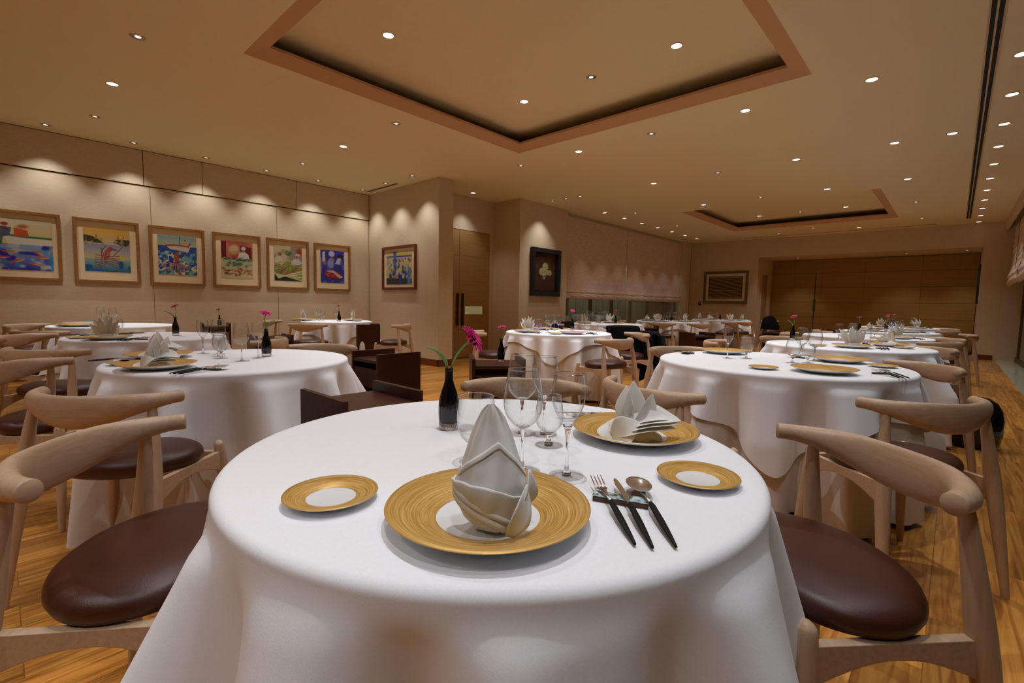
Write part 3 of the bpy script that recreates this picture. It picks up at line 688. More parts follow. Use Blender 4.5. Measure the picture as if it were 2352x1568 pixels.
picture(p_kitchen(), 1.03, .765, .78, .57, .045, (-7.195, 4.812, 1.633), 0, M_framed, 'framed blue and yellow kitchen watercolour in a red-brown frame, alone on the return wall')
picture(p_flower(), .90, .94, .62, .72, .085, (XP, 7.495, 1.68), PI/2, M_framek, 'dark picture of pale blossoms in a black box frame on the column', mm=M_framek, depth=.07)
picture(p_lines(), 1.28, .96, .98, .66, .07, (-5.12, YB, 1.65), 0, M_frames, 'wide framed picture of dark wavy lines on the back wall', inner=None)
picture(p_flower(), .5, .9, .4, .8, .05, (.36, 15.6, 1.7), -PI/2, M_framek, 'dark framed picture hanging on the right side of the back recess', mm=M_framek)
t = empty('thermostat', (-5.86, YB, 1.16)); MB().box(-.04, .04, -.02, 0, -.06, .06).build('housing', M_framek, t, bevel=.003); MB().box(0, .008, -.024, -.02, .01, .018).build('indicator', M_lamp, t); tag(t, 'small dark wall thermostat with a lit dot left of the line picture', 'thermostat')
# ------------------------------------------------------------------ elbow chair
def smooth(pts, n):
    P_ = [Vector(p) for p in pts]; P_ = [P_[0]*2-P_[1]]+P_+[P_[-1]*2-P_[-2]]; out = []
    for i in range(1, len(P_)-2):
        for k in range(n):
            t = k/n; a, b, c, d = P_[i-1:i+3]
            out.append(.5*((2*b)+(-a+c)*t+(2*a-5*b+4*c-d)*t*t+(-a+3*b-3*c+d)*t**3))
    out.append(P_[-2]); return out
def make_chair():
    t = empty('dining_chair')
    # seat cushion
    def half(y):   # half width at y
        return 0
    rings = []; N = 56
    def outline(s):
        out = []
        for i in range(N):
            a = 2*PI*i/N; c, d = math.cos(a), math.sin(a); e = 2/2.35
            x = .240*math.copysign(abs(c)**e, c); y = .178*math.copysign(abs(d)**e, d)
            x *= 1-.20*max(0, -y/.178)**1.4
            out.append((x*s, y*s+.066))
        return out
    for s, z in ((.90, .424), (.965, .433), (1.0, .450), (.995, .463), (.965, .475), (.90, .485), (.75, .493), (.5, .497), (.25, .498)):
        rings.append([(x, y, z) for x, y in outline(s)])
    m = MB().grid(rings, closed=True); o = len(m.v); m.v.append((0, .066, .498)); m.f += [(8*N+i, 8*N+(i+1) % N, o) for i in range(N)]; m.f.append(tuple(range(N))[::-1])
    m.build('seat', M_leather, t, smooth=True)
    # back rail: bowed, tall blade in the middle, round tips in front
    half_ = [(.250, 0, .703), (.234, -.034, .702), (.208, -.070, .698), (.168, -.105, .691), (.118, -.132, .682), (.060, -.148, .673), (0, -.153, .670)]
    prof = [(.0215, .0215), (.0225, .0225), (.0245, .0275), (.023, .036), (.019, .046), (.0155, .053), (.014, .055)]
    pts = smooth([Vector(p) for p in half_]+[Vector((-x, y, z)) for x, y, z in half_[-2::-1]], 5)
    pr = smooth([Vector((a, b, 0)) for a, b in prof+prof[-2::-1]], 5)
    m = MB(); rad = [(v[0], v[1]) for v in pr]
    m.tube(pts, rad, 20, cap=False)
    n0 = len(pts)
    # cut ends with a small bevel
    for end, nb in ((0, 1), (n0-1, n0-2)):
        base = end*20; ax = (pts[end]-pts[nb]).normalized(); c = pts[end]
        r1 = [c+(Vector(m.v[base+i])-c)*.93+ax*.0022 for i in range(20)]
        o = len(m.v); m.v += [tuple(v) for v in r1]+[tuple(c+ax*.0024)]
        for i in range(20): m.f.append((base+i, base+(i+1) % 20, o+(i+1) % 20, o+i)); m.f.append((o+i, o+(i+1) % 20, o+20))
    m.build('back_rail', M_beech, t, smooth=True)
    def leg(p, r): 
        m = MB(); q = smooth(p, 5); rr = smooth([Vector((a, a, 0)) for a in r], 5)
        m.tube(q, [(v[0], v[1]) for v in rr], 16, up=(0, 1, 0)); return m
    for s in (-1, 1):
        smooth_angle(leg([(s*.258, -.165, 0), (s*.244, -.140, .20), (s*.230, -.112, .40), (s*.218, -.090, .56), (s*.204, -.074, .690)], [.0125, .0195, .025, .0195, .0125]).build('leg', M_beechv, t), 50)
        smooth_angle(leg([(s*.268, .265, 0), (s*.248, .258, .18), (s*.232, .250, .34), (s*.223, .245, .44), (s*.220, .244, .462), (s*.219, .243, .471)], [.0125, .018, .0215, .020, .015, .005]).build('leg', M_beechv, t), 50)
    # seat frame: arched boards between the legs
    m = MB()
    def board(a, b, h, arch, th=.011):
        a, b = Vector(a), Vector(b); d = (b-a); nrm = Vector((-d.y, d.x, 0)).normalized()*th; rows = []
        for i in range(13):
            u = i/12; p = a+d*u; low = h*(1-arch*math.sin(PI*u)); rows.append([p+nrm, p-nrm, p-nrm-Vector((0, 0, low)), p+nrm-Vector((0, 0, low))])
        m.grid(rows, closed=True); e = len(m.v)-52; m.f += [(e, e+1, e+2, e+3), (e+48, e+51, e+50, e+49)]
    board((-.222, .246, .425), (.222, .246, .425), .055, .3)
    board((-.226, -.110, .428), (-.224, .244, .428), .085, .6)
    board((.226, -.110, .428), (.224, .244, .428), .085, .6)
    m.build('seat_frame', M_beech, t, bevel=.0015)
    return t
CHAIR = make_chair()
def chair(x, y, deg, label, group='beech elbow chairs with brown leather seats'):
    return inst(CHAIR, (x, y, 0), -math.radians(deg), label, 'chair', group)
# ------------------------------------------------------------------ tables and cloths
def hang(R, ang, half, rot, seed, under=False, drop=None):
    rg = random.Random(seed); nf = 12 if R < .58 else 13
    ph = [rg.uniform(0, 6.28) for _ in range(4)]; rows = []; N = 288
    rc = .016; zt = .73 if not under else .7262
    Rr = R if not under else R-.006
    prof = [0, .12, .3, .5, .68, .82, .92, .97, 1.0]
    for k in prof: rows.append([((Rr-rc)*k*math.cos(2*PI*i/N), (Rr-rc)*k*math.sin(2*PI*i/N), zt) for i in range(N)])
    for q in (.3, .6, .85, 1): rows.append([((Rr-rc+rc*math.sin(q*PI/2))*math.cos(2*PI*i/N), (Rr-rc+rc*math.sin(q*PI/2))*math.sin(2*PI*i/N), zt-rc*(1-math.cos(q*PI/2))) for i in range(N)])
    ns = 26
    for j in range(1, ns+1):
        row = []
        for i in range(N):
            a = 2*PI*i/N
            b = a-rot; c, d = abs(math.cos(b)), abs(math.sin(b))
            L = drop if drop else half/(c**9+d**9)**(1/9)-R-.01
            s = L*j/ns
            g = min(1, s/.30); g = g*g*(3-2*g)
            A = .62*math.sin(nf*a+ph[0]+1.2*math.sin(2*a+ph[1]))+.2*math.sin((nf*2-3)*a+ph[2])+.18*math.sin(5*a+ph[3])
            se = s if s < .32 else .32+.35*(s-.32); g = min(1, s/.06); g = g*g*(3-2*g)
            corner = max(0, (L-.3)/.3) if not drop else 0
            r = Rr+se*(.13+(.40+.14*corner)*A)*g+.004*g
            if under: r = r-.008-.05*se-.03*max(0, s-.32)
            z = zt-rc-s*(.975 if not under else .985)
            row.append((r*math.cos(a), r*math.sin(a), z))
        rows.append(row)
    return MB().grid(rows, closed=True)
def table(x, y, R, rot, phrase, seed, half):
    t = empty('round_table', (x, y, 0))
    MB().lathe([(.001, .698), (R-.034, .698), (R-.032, .706), (R-.032, .722), (.001, .724)], 48).build('tabletop', M_walnut, t)
    MB().lathe([(.04, .03), (.035, .1), (.035, .66), (.09, .698)], 24).build('pedestal', M_hand, t, smooth=True)
    MB().lathe([(.001, .03), (.06, .028), (.24, .012), (.25, 0.001), (.001, 0.001)], 32).build('base', M_hand, t, smooth=True)
    tag(t, 'round table under the cloths of %s' % phrase, 'table', 'round dining tables')
    u = hang(R, 0, 0, 0, seed, True, .69).build('underlay_cloth', M_under, None, smooth=True); u.location = (x, y, 0)
    tag(u, 'floor-length cream cloth beneath the white cloth on %s' % phrase, 'tablecloth', 'floor-length under cloths')
    o = hang(R, 0, half, rot, seed).build('tablecloth', M_cloth, None, smooth=True); o.location = (x, y, 0)
    tag(o, 'square white cloth draped over %s' % phrase, 'tablecloth', 'white top tablecloths')
# ------------------------------------------------------------------ tableware prototypes
def ring_profile(R, foot, well, rise):
    return None
def make_plate(R, rw, hgt, nm):
    # R outer radius, rw inner radius of gold band
    m = MB().lathe([(.0001, .004), (R*.40, .004), (rw, .0052), (R*.75, hgt*.48), (R-.001, hgt), (R, hgt-.0016), (R*.86, hgt*.62), (R*.68, hgt*.28), (R*.52, .0026), (R*.50, 0.0), (R*.47, 0.0), (R*.46, .0022), (.0001, .0022)], 96)
    o = m.build(nm, M_porc, None, smooth=True)
    MB().lathe([(rw, .0054), (rw+.001, .0062), (R*.75, hgt*.48+.0010), (R-.0006, hgt+.0006), (R+.0003, hgt-.0008)], 128).build('gold_rim', M_gold, o, smooth=True)
    return o
PLATE = make_plate(.150, .077, .027, 'charger_plate')
BREAD = make_plate(.0725, .038, .0145, 'bread_plate')
def make_glass(kind):
    t = empty('wine_glass')
    if kind == 'red': fr, zs, h = .035, .095, .197; prof = [(.0045, .082), (.006, .0845), (.014, .0885), (.024, .097), (.0325, .110), (.0368, .126), (.0372, .142), (.0352, .162), (.0318, .182), (.0290, .197)]
    elif kind == 'white': fr, zs, h = .0325, .09, .193; prof = [(.0042, .086), (.0055, .0885), (.0095, .096), (.0165, .108), (.0245, .122), (.0298, .138), (.0312, .152), (.0306, .168), (.0285, .182), (.0268, .193)]
    elif kind == 'water': fr, zs, h = .034, .04, .135; prof = [(.006, .033), (.008, .0355), (.020, .042), (.0315, .055), (.0372, .072), (.0385, .088), (.0378, .105), (.0360, .121), (.0348, .135)]
    else: fr, zs, h = .03, .03, .12; prof = [(.005, .026), (.008, .0285), (.017, .034), (.0262, .045), (.031, .059), (.0318, .074), (.0300, .090), (.0275, .105), (.0260, .115)]
    ps = smooth([Vector((r, z, 0)) for r, z in prof], 3); ps = [(v[0], v[1]) for v in ps]
    MB().lathe(ps, 48).build('bowl', M_thin, t, smooth=True)
    rr, rz_ = ps[-1]
    MB().lathe([(rr+.0007, rz_-.0010), (rr+.0010, rz_), (rr, rz_+.0008), (rr-.0009, rz_), (rr-.0006, rz_-.0010)], 48).build('rim', M_rim, t, smooth=True)
    zb = ps[0][1]
    # stem rises into a solid drop under the bowl
    st = [(.0001, .0045), (.009, .0045), (.0048, .012), (.0030, .022), (.0027, zb*.55), (.0032, zb-.012), (.0055, zb-.002)]
    if kind in ('water', 'small'): st = [(.0001, .0045), (.011, .0045), (.006, .010), (.0048, zb*.6), (.006, zb-.003)]
    q_ = 7 if kind in ('red', 'white') else 5
    st += [(r+.0002, z) for r, z in ps[1:q_]]+[(ps[q_-1][0]-.0006, ps[q_-1][1]+.0003)]+[(max(0, r-.0016), z+.0030) for r, z in ps[q_-2:0:-1]]+[(.0001, ps[1][1]+.0034)]
    MB().lathe(st, 24).build('stem', M_glass, t, smooth=True)
    MB().lathe([(.0001, .0045), (.01, .0043), (fr*.7, .0022), (fr-.0005, .0016), (fr, .0009), (fr-.0006, .0002), (.0001, .0002)], 40).build('foot', M_foot, t, smooth=True)
    return t
GL = {k: make_glass(k) for k in ('red', 'white', 'water', 'small')}
# cutlery: local +Y points to the head, origin at the middle, lying at z=0
def make_cutlery(kind):
    t = empty({'fork': 'table_fork', 'knife': 'table_knife', 'spoon': 'table_spoon'}[kind])
    L = .215 if kind != 'spoon' else .21
    h = MB(); n = 14; pts = []; rad = []
    for i in range(n+1):
        u = i/n; y = -L/2+.115*u; pts.append((0, y, .0050+.010*u)); w_ = .0016+.0040*math.sin(min(1, (u*1.2+.05))*PI*.62)
        rad.append((w_ if u < .97 else .0035, (.0028 if u > .06 else .0018)))
    h.tube(pts, rad, 12); h.build('handle', M_handle, t, smooth=True)
    y0 = -L/2+.115; m = MB()
    if kind == 'fork':
        m.tube([(0, y0-.002, .015), (0, y0+.02, .0165), (0, y0+.045, .016)], [(.0026, .0016), (.0024, .0014), (.006, .0012)], 10)
        rows = []
        for (w_, y, z) in ((.003, y0+.04, .0162), (.0085, y0+.05, .0150), (.0102, y0+.058, .0148)): rows.append([(x*w_, y, z-abs(x)*0) for x in (-1, -.5, 0, .5, 1)])
        g = MB().grid(rows)
        top = [(v[0], v[1], v[2]+.0007) for v in g.v]; bot = [(v[0], v[1], v[2]-.0007) for v in g.v]; o = len(m.v)
        m.v += top+bot; m.f += [tuple(i+o for i in q) for q in g.f]+[tuple(i+o+len(top) for i in q) for q in g.f]
        for x in (-.0087, -.0029, .0029, .0087):
            m.tube([(x, y0+.055, .0149), (x, y0+.07, .0155), (x*1.02, y0+.085, .018), (x*1.0, y0+.098, .021)], [(.0014, .0010), (.0014, .0009), (.0012, .0008), (.0005, .0005)], 8)
        m.build('fork_head', M_steel, t, smooth=True)
    elif kind == 'knife':
        m.tube([(0, y0-.002, .015), (0, y0+.022, .0165)], [(.0026, .0018), (.0030, .0014)], 10)
        b = [(-.0035, y0+.02), (-.0058, y0+.04), (-.0062, y0+.07), (-.0040, y0+.092), (.0008, y0+.102), (.0036, y0+.09), (.0046, y0+.06), (.0036, y0+.02)]
        o = len(m.v); k_ = len(b); m.v += [(x, y, .0175) for x, y in b]+[(x, y, .0162) for x, y in b]; m.f += [tuple(o+i for i in range(k_)), tuple(o+k_+i for i in range(k_))[::-1]]+[(o+i, o+(i+1) % k_, o+k_+(i+1) % k_, o+k_+i) for i in range(k_)]
        m.build('blade', M_steel, t)
    else:
        m.tube([(0, y0-.002, .015), (0, y0+.02, .0165), (0, y0+.038, .0165)], [(.0028, .0018), (.0026, .0014), (.0060, .0012)], 10)
        rows = []; cy0 = y0+.068
        for rr_, z in ((0.02, -.006), (.35, -.0054), (.65, -.0034), (.88, -.001), (1, .0008), (1.0, .0018), (.88, .0002), (.6, -.0028), (.02, -.0048)):
            rows.append([(math.cos(a)*.0205*rr_*(1+.06*math.sin(a)), cy0+math.sin(a)*.033*rr_, .018+z) for a in [2*PI*i/28 for i in range(28)]])
        m.grid(rows, closed=True); m.build('bowl', M_steel, t, smooth=True)
    return t
CUT = {k: make_cutlery(k) for k in ('fork', 'knife', 'spoon')}
def make_rest():
    o = MB().box(-.044, .044, -.0105, .0105, 0, .0085).build('cutlery_rest', M_brown, None, bevel=.0012)
    m = MB(); rows = []
    for i in range(15):
        x = -.045+.09*i/14; rows.append([(x, y, .0088+.0012*math.cos(y/.0108*PI/2)*-1+.001+.0005*math.sin(i*1.9)) for y in (-.011, -.0075, -.003, .003, .0075, .011)])
    m.grid(rows); m.build('glaze', M_glaze, o, smooth=True, solid=.0014)
    return o
REST = make_rest()
# ---------------- napkins: sheets folded from rows of points
def leafsheet(base, tip, w0, wmax, w1, bend, cup, nrm, n=12, mcols=9, pk=.4):
    """petal from base to tip, bend bows it along nrm, cup curls the edges"""
    base, tip, nrm = Vector(base), Vector(tip), Vector(nrm).normalized(); ax = tip-base; L = ax.length; sd = ax.cross(nrm).normalized(); rows = []
    for i in range(n+1):
        u = i/n; wv = (w0*(1-u)**1.2+wmax*math.sin(PI*min(1, u/pk*.5 if u < pk else .5+.5*(u-pk)/(1-pk)))+w1*u**3)
        if u > .97: wv = w1
        c = base+ax*u+nrm*(bend*math.sin(PI*u)); rows.append([c+sd*(wv*s)+nrm*(cup*wv*wv*s*s) for s in [2*j/(mcols-1)-1 for j in range(mcols)]])
    return rows
def make_napkin_cone():
    # tall folded hood with a pointed middle sheet and a diagonal cuff, front towards -Y
    t = empty('folded_napkin')
    ZS = [0, .006, .02, .045, .069, .09, .112, .137, .157, .168, .174]; HS = [.010, .022, .033, .0415, .0455, .0415, .0355, .0265, .0180, .0115, .004]
    hw = lambda z: float(np.interp(z, ZS, HS))
    def P(a, z, off=0, wr=1):
        h = hw(z); dy = .82 if z < .06 else max(.30, .82-(z-.06)*4.6)
        c = wr*(.0014*math.sin(5*a+z*34+1)+.0009*math.sin(11*a-z*70))
        lean = -.010*min(1, z/.15)
        return ((h+off+c)*math.sin(a)+lean*.7, -((h*dy)+off+c)*math.cos(a)+lean*-1.0*max(0, z-.05)*6, z)
    def shell(a0, a1, top, bot, off, na=44, nz=20, wr=1, lift=0):
        return [[P(a0+(a1-a0)*j/na, bot(j/na)+(top(j/na)-bot(j/na))*i/nz, off+lift*(i/nz)**2, wr) for j in range(na+1)] for i in range(nz+1)]
    rows = [[P(2*PI*j/56, z, 0, 1) for j in range(56)] for z in np.linspace(0.0008, .174, 40)]
    m = MB().grid(rows, closed=True); m.f.append(tuple(range(56))[::-1]); m.build('hood', M_napkin, t, smooth=True)
    pk = .62
    top2 = lambda u: .086+.042*(1-abs(u-pk)/(pk if u < pk else 1-pk))**.85
    s2 = shell(-1.25, 1.25, top2, lambda u: .008, .0028, lift=.002)
    MB().grid(s2).build('middle_fold', M_napkin, t, smooth=True, solid=.0014)
    s2b = shell(-1.22, 1.22, lambda u: top2(u)-.0004, lambda u: top2(u)-.0085, .0062, nz=3, lift=0)
    MB().grid(s2b).build('middle_hem', M_napkin, t, smooth=True, solid=.0010)
    top3 = lambda u: .066+.010*math.sin(PI*min(1, u*1.35))-.030*max(0, u-.55)
    s3 = shell(-1.95, 1.45, top3, lambda u: .0015+.002*u, .0065, lift=.0035)
    MB().grid(s3).build('front_cuff', M_napkin, t, smooth=True, solid=.0016)
    for k, (za, zb, o_, th) in enumerate(((.060, .006, .0105, .0052), (.069, .019, .0085, .0040), (.052, .000, .0085, .0035))):
        n = 30; pts = []
        for i in range(n+1):
            u = i/n; a = -1.85+2.55*u; z = za+(zb-za)*u**1.15; pts.append(P(a, max(.004, z), o_+.001*math.sin(u*9), 0))
        MB().tube(pts, [(.0016+.0009*math.sin(PI*i/n), th*(.25+.75*math.sin(PI*min(1, .08+.92*i/n))**.5)) for i in range(n+1)], 10).build('rolled_hem', M_napkin, t, smooth=True)
    MB().grid(leafsheet((.034, -.012, .030), (.047, -.012, .088), .006, .012, .002, .010, 20, (.8, -.6, 0), 12, 7)).grid(leafsheet((.020, -.040, .006), (.044, -.020, .070), .006, .012, .001, .009, 24, (.5, -1, .0), 12, 7)).build('side_fold', M_napkin, t, smooth=True, solid=.0012)
    MB().grid(leafsheet((-.036, -.010, .035), (-.047, .000, .092), .008, .010, .001, .006, 10, (-.8, -.4, 0), 12, 7)).build('side_fold', M_napkin, t, smooth=True, solid=.0012)
    return t
def make_napkin_bird():
    # lily fold: boat body with pleated wings to +X, upright petals
    t = empty('folded_napkin'); m = MB(); rows = []
    for i in range(25):
        u = i/24; x = -.052+.108*u; hh = .040*math.sin(PI*min(1, (u*.9+.10)))**.75*(1-.35*u)+.001; wy = .036*math.sin(PI*min(1, u*.86+.10))**.6+.001
        rows.append([(x-.004*math.sin(PI*k/16), -wy*math.cos(PI*k/16)*(1+.05*math.sin(u*14+k)), hh*math.sin(PI*k/16)**.8+.001+.002*math.sin(u*17+k*.8)) for k in range(17)])
    m.grid(rows); m.f += []
    m.build('body', M_napkin, t, smooth=True, solid=.0015)
    m = MB()
    for k, (y, z, L, dz) in enumerate(((-.030, .006, .064, .022), (-.022, .013, .070, .024), (-.012, .020, .074, .022), (.004, .024, .070, .020), (.02, .018, .062, .018))):
        m.grid(leafsheet((-.036+.006*k, y*.8, z), (-.030+.044+L, y*.5-.004, z+dz), .010, .024, .001, .012, 14, (0, -.45, 1), 14, 9, .45))
    m.build('pleated_wing', M_napkin, t, smooth=True, solid=.0012, sub=1)
    m = MB(); m.grid(leafsheet((-.030, -.026, .004), (-.058, .01, .020), .018, .020, .004, .010, 8, (-.5, -.3, 1), 10, 9)); m.grid(leafsheet((-.040, -.030, .003), (.010, -.030, .036), .012, .022, .003, .010, 5, (0, -1, .6), 12, 9))
    m.build('folded_corner', M_napkin, t, smooth=True, solid=.0012, sub=1)
    for b, tp, w_, n_ in (((-.006, .0, .030), (-.004, .006, .112), .017, (.3, -1, 0)), ((-.012, .004, .030), (-.018, .010, .100), .014, (-.4, -1, 0)), ((.008, .0, .028), (.034, .004, .088), .012, (.6, -.8, .3))):
        MB().grid(leafsheet(b, tp, .012, w_, .0008, .005, 28, n_, 14, 9, .45)).build('upright_petal', M_napkin, t, smooth=True, solid=.0012, sub=1)
    return t
def make_napkin_fan():
    t = empty('folded_napkin'); m = MB(); rows = []
    for i in range(9):
        u = i/8; rows.append([((.045-.012*u)*math.cos(a)*(1+.06*math.sin(a*5)), (.034-.008*u)*math.sin(a), .001+.030*u) for a in [2*PI*k/30 for k in range(30)]])
    m.grid(rows, closed=True).build('cuff', M_napkin, t, smooth=True, solid=.0015)
    rg = random.Random(3)
    for k in range(9):
        a = -.85+1.6*k/8+rg.uniform(-.06, .06); L = .104+.026*math.sin(k*2.2); y = .012*math.sin(k*1.7)
        MB().grid(leafsheet((.010*math.sin(a), y, .018), (L*math.sin(a), y*1.6, .018+L*math.cos(a)), .012, .014, .0006, .004, 20, (.2*math.sin(k), -1, .1), 12, 7, .4)).build('petal', M_napkin, t, smooth=True, solid=.001)
    return t
NAP = {'cone': make_napkin_cone(), 'bird': make_napkin_bird(), 'fan': make_napkin_fan()}
NAP['fan'].scale = (1.35, 1.35, 1.30); NAP['bird'].scale = (1.2, 1.2, 1.22)
# ---------------- vase with gerbera: the vase and its flower are separate things
def make_vase():
    t = empty('bud_vase')
    prof = [(.0235, .018), (.0250, .026), (.0258, .045), (.0255, .062), (.0236, .080), (.0190, .098), (.0140, .112), (.0112, .124), (.0102, .140), (.0104, .152), (.0108, .155), (.0088, .155), (.0086, .130)]
    ps = smooth([Vector((r, z, 0)) for r, z in prof[:10]], 3); ps = [(v[0], v[1]) for v in ps]+prof[10:]
    MB().lathe(ps, 144, flute=lambda a, k: .022*abs(math.sin(a*12))-.02).build('bottle', M_vase, t, smooth=True)
    MB().lathe([(.0001, .0005), (.0215, .0005), (.0232, .003), (.0240, .0179), (.0001, .0179)], 96, flute=lambda a, k: .03*abs(math.sin(a*12))-.02).build('clear_foot', M_glass, t, smooth=True)
    return t
def make_gerbera(stem, leaf, up, size, nm='gerbera'):
    t = empty('gerbera_stem'); q = smooth(stem, 5); n = len(q)
    MB().tube(q, [.0022+.0008*i/n for i in range(n)], 10).build('stalk', M_green, t, smooth=True)
    if leaf:
        l = smooth(leaf, 6); m = MB(); k = len(l); m.tube(l, [(.0010+.0034*math.sin(PI*min(1, .12+i/k*.88)), .0007) for i in range(k)], 8, up=(.3, -.8, .5)); m.build('leaf', M_leaf, t, smooth=True)
    c = q[-1]; U = Vector(up).normalized(); rot = U.to_track_quat('Z', 'Y').to_matrix().to_4x4(); T = Matrix.Translation(c) @ rot
    MB().lathe([(.002, -.004), (.006, .001), (.0095, .006), (.010, .010), (.0001, .0105)], 20, T).build('calyx', M_green, t, smooth=True)
    m = MB(); rg = random.Random(5)
    for ring, (cnt, L, z, lift) in enumerate(((17, size, .0085, .10), (17, size*.93, .0105, .26), (14, size*.62, .012, .5))):
        for k in range(cnt):
            a = 2*PI*(k+.5*(ring % 2))/cnt+rg.uniform(-.05, .05); li = lift+rg.uniform(-.08, .08); LL = L*rg.uniform(.9, 1.04); rows = []
            for i in range(7):
                u = i/6; w_ = .0042*math.sin(PI*(.12+.80*u))**.8*(size/.033); r = .004+LL*u; zz = z+LL*u*li-.006*u*u
                rows.append([T @ Vector((r*math.cos(a)-s*w_*math.sin(a), r*math.sin(a)+s*w_*math.cos(a), zz+.0012*abs(s))) for s in (-1, -.5, 0, .5, 1)])
            m.grid(rows)
    m.build('petals', M_petal, t, smooth=True)
    m = MB().lathe([(.0095*size/.033, .011), (.008*size/.033, .0150), (.004, .0165), (.0001, .017)], 20, T); m.build('flower_centre', M_flowc, t, smooth=True)
    return t
VASE = make_vase()
FLW = {'front': make_gerbera([(0, 0, .05), (.003, .003, .14), (.008, .008, .175), (.024, .022, .208), (.038, .034, .226)], [(-.003, -.003, .05), (-.004, -.004, .155), (-.010, -.010, .180), (-.024, -.024, .200), (-.040, -.040, .208)], (.70, .42, .55), .036),
       'bent': make_gerbera([(0, 0, .05), (.001, .001, .15), (-.001, .001, .19), (.002, .003, .222)], [(.003, .003, .05), (.006, .006, .16), (.022, .022, .185), (.036, .036, .200)], (.1, -.25, 1), .030)}
FLW['tilt'] = make_gerbera([(0, 0, .05), (.002, .002, .15), (.006, .006, .20), (.003, .003, .235)], [(-.003, -.003, .05), (-.006, -.006, .155), (-.03, -.03, .190), (-.055, -.055, .205)], (-.35, -.35, 1), .030)
FLW['plain'] = make_gerbera([(0, 0, .05), (.001, .001, .15), (-.004, -.004, .19), (-.006, -.006, .225)], None, (-.2, .1, 1), .028)
def vase(x, y, kind, rz, where, z=.73, s=1):
    inst(VASE, (x, y, z), rz, 'slender black ribbed glass bud vase on %s' % where, 'vase', 'black bud vases')
    inst(FLW[kind], (x, y, z), rz, 'magenta gerbera standing in the black vase on %s' % where, 'flower', 'magenta gerberas')
# ------------------------------------------------------------------ side cabinets
def make_cabinet(drawers=True):
    t = empty('side_cabinet'); W = .17; H = .70
    for s in (-1, 1):
        MB().box(min(s*W, s*(W-.022)), max(s*W, s*(W-.022)), -.17, .17, .02, H).build('side_panel', M_walnut, t, bevel=.0015)
    MB().box(-W+.022, W-.022, -.166, .166, .635, .655).build('top_board', M_walnut, t)
    MB().box(-W+.022, W-.022, -.15, .15, .05, .07).box(-W+.022, W-.022, -.15, .15, .30, .315).build('shelf', M_walnut, t)
    MB().box(-W+.022, W-.022, .14, .155, .07, .635).build('back_board', M_walnut, t)
    for z in (.47, .165):
        MB().box(-W+.026, W-.026, -.165, -.147, z, z+.125).build('drawer_front', M_walnut, t, bevel=.001)
    m = MB()
    for x in (-.14, .14):
        for y in (-.13, .13): m.lathe([(.012, 0), (.014, .02)], 12, Matrix.Translation((x, y, 0)), True, True)
    m.build('glide', M_black, t)
    return t
CAB = make_cabinet()
def cabinet(x, y, deg, where): return inst(CAB, (x, y, 0), math.radians(deg), 'low walnut side cabinet with raised sides, %s' % where, 'cabinet', 'walnut side cabinets')
# ================================================================== LAYOUT
TB = {  # name: x, y, R, cloth rotation, phrase
 'front': (-.735, .745, .545, 1.03, 'the large front table'),
 'left2': (-2.77, .84, .56, .51, 'second left-row table'),
 'left3': (-4.80, .82, .54, .2, 'third left-row table'),
 'left4': (-6.80, .85, .55, .6, 'last left-row table'),
 'corner': (-7.0, 3.55, .52, .3, 'the corner table'),
 'centre': (-3.38, 4.43, .61, -.2, 'the centre table'),
 'blind': (-4.45, 7.25, .60, .3, 'the near-blind table'),
 'far1': (-4.60, 9.95, .66, .7, 'the far-blind table'),
 'far2': (-4.45, 12.75, .70, .75, 'the farthest table'),
 'right2': (-.77, 3.16, .665, -.51, 'second right-row table'),
 'right3': (-.71, 5.19, .635, .4, 'third right-row table'),
 'right4': (-.80, 7.28, .66, .8, 'fourth right-row table'),
 'right5': (-.74, 9.35, .60, .3, 'fifth right-row table'),
 'right6': (-.78, 11.9, .60, .5, 'last right-row table'),
}
HALF = {'front': .845, 'left2': .77, 'left3': .78, 'left4': .77, 'corner': .70, 'centre': .705, 'blind': .72, 'far1': .80, 'far2': .85, 'right2': .87, 'right3': .86, 'right4': .84, 'right5': .80, 'right6': .80}
for i, (k, (x, y, R, rot, ph_)) in enumerate(TB.items()): table(x, y, R, rot, ph_, 11+i, HALF[k])
SW = {'front': {}}
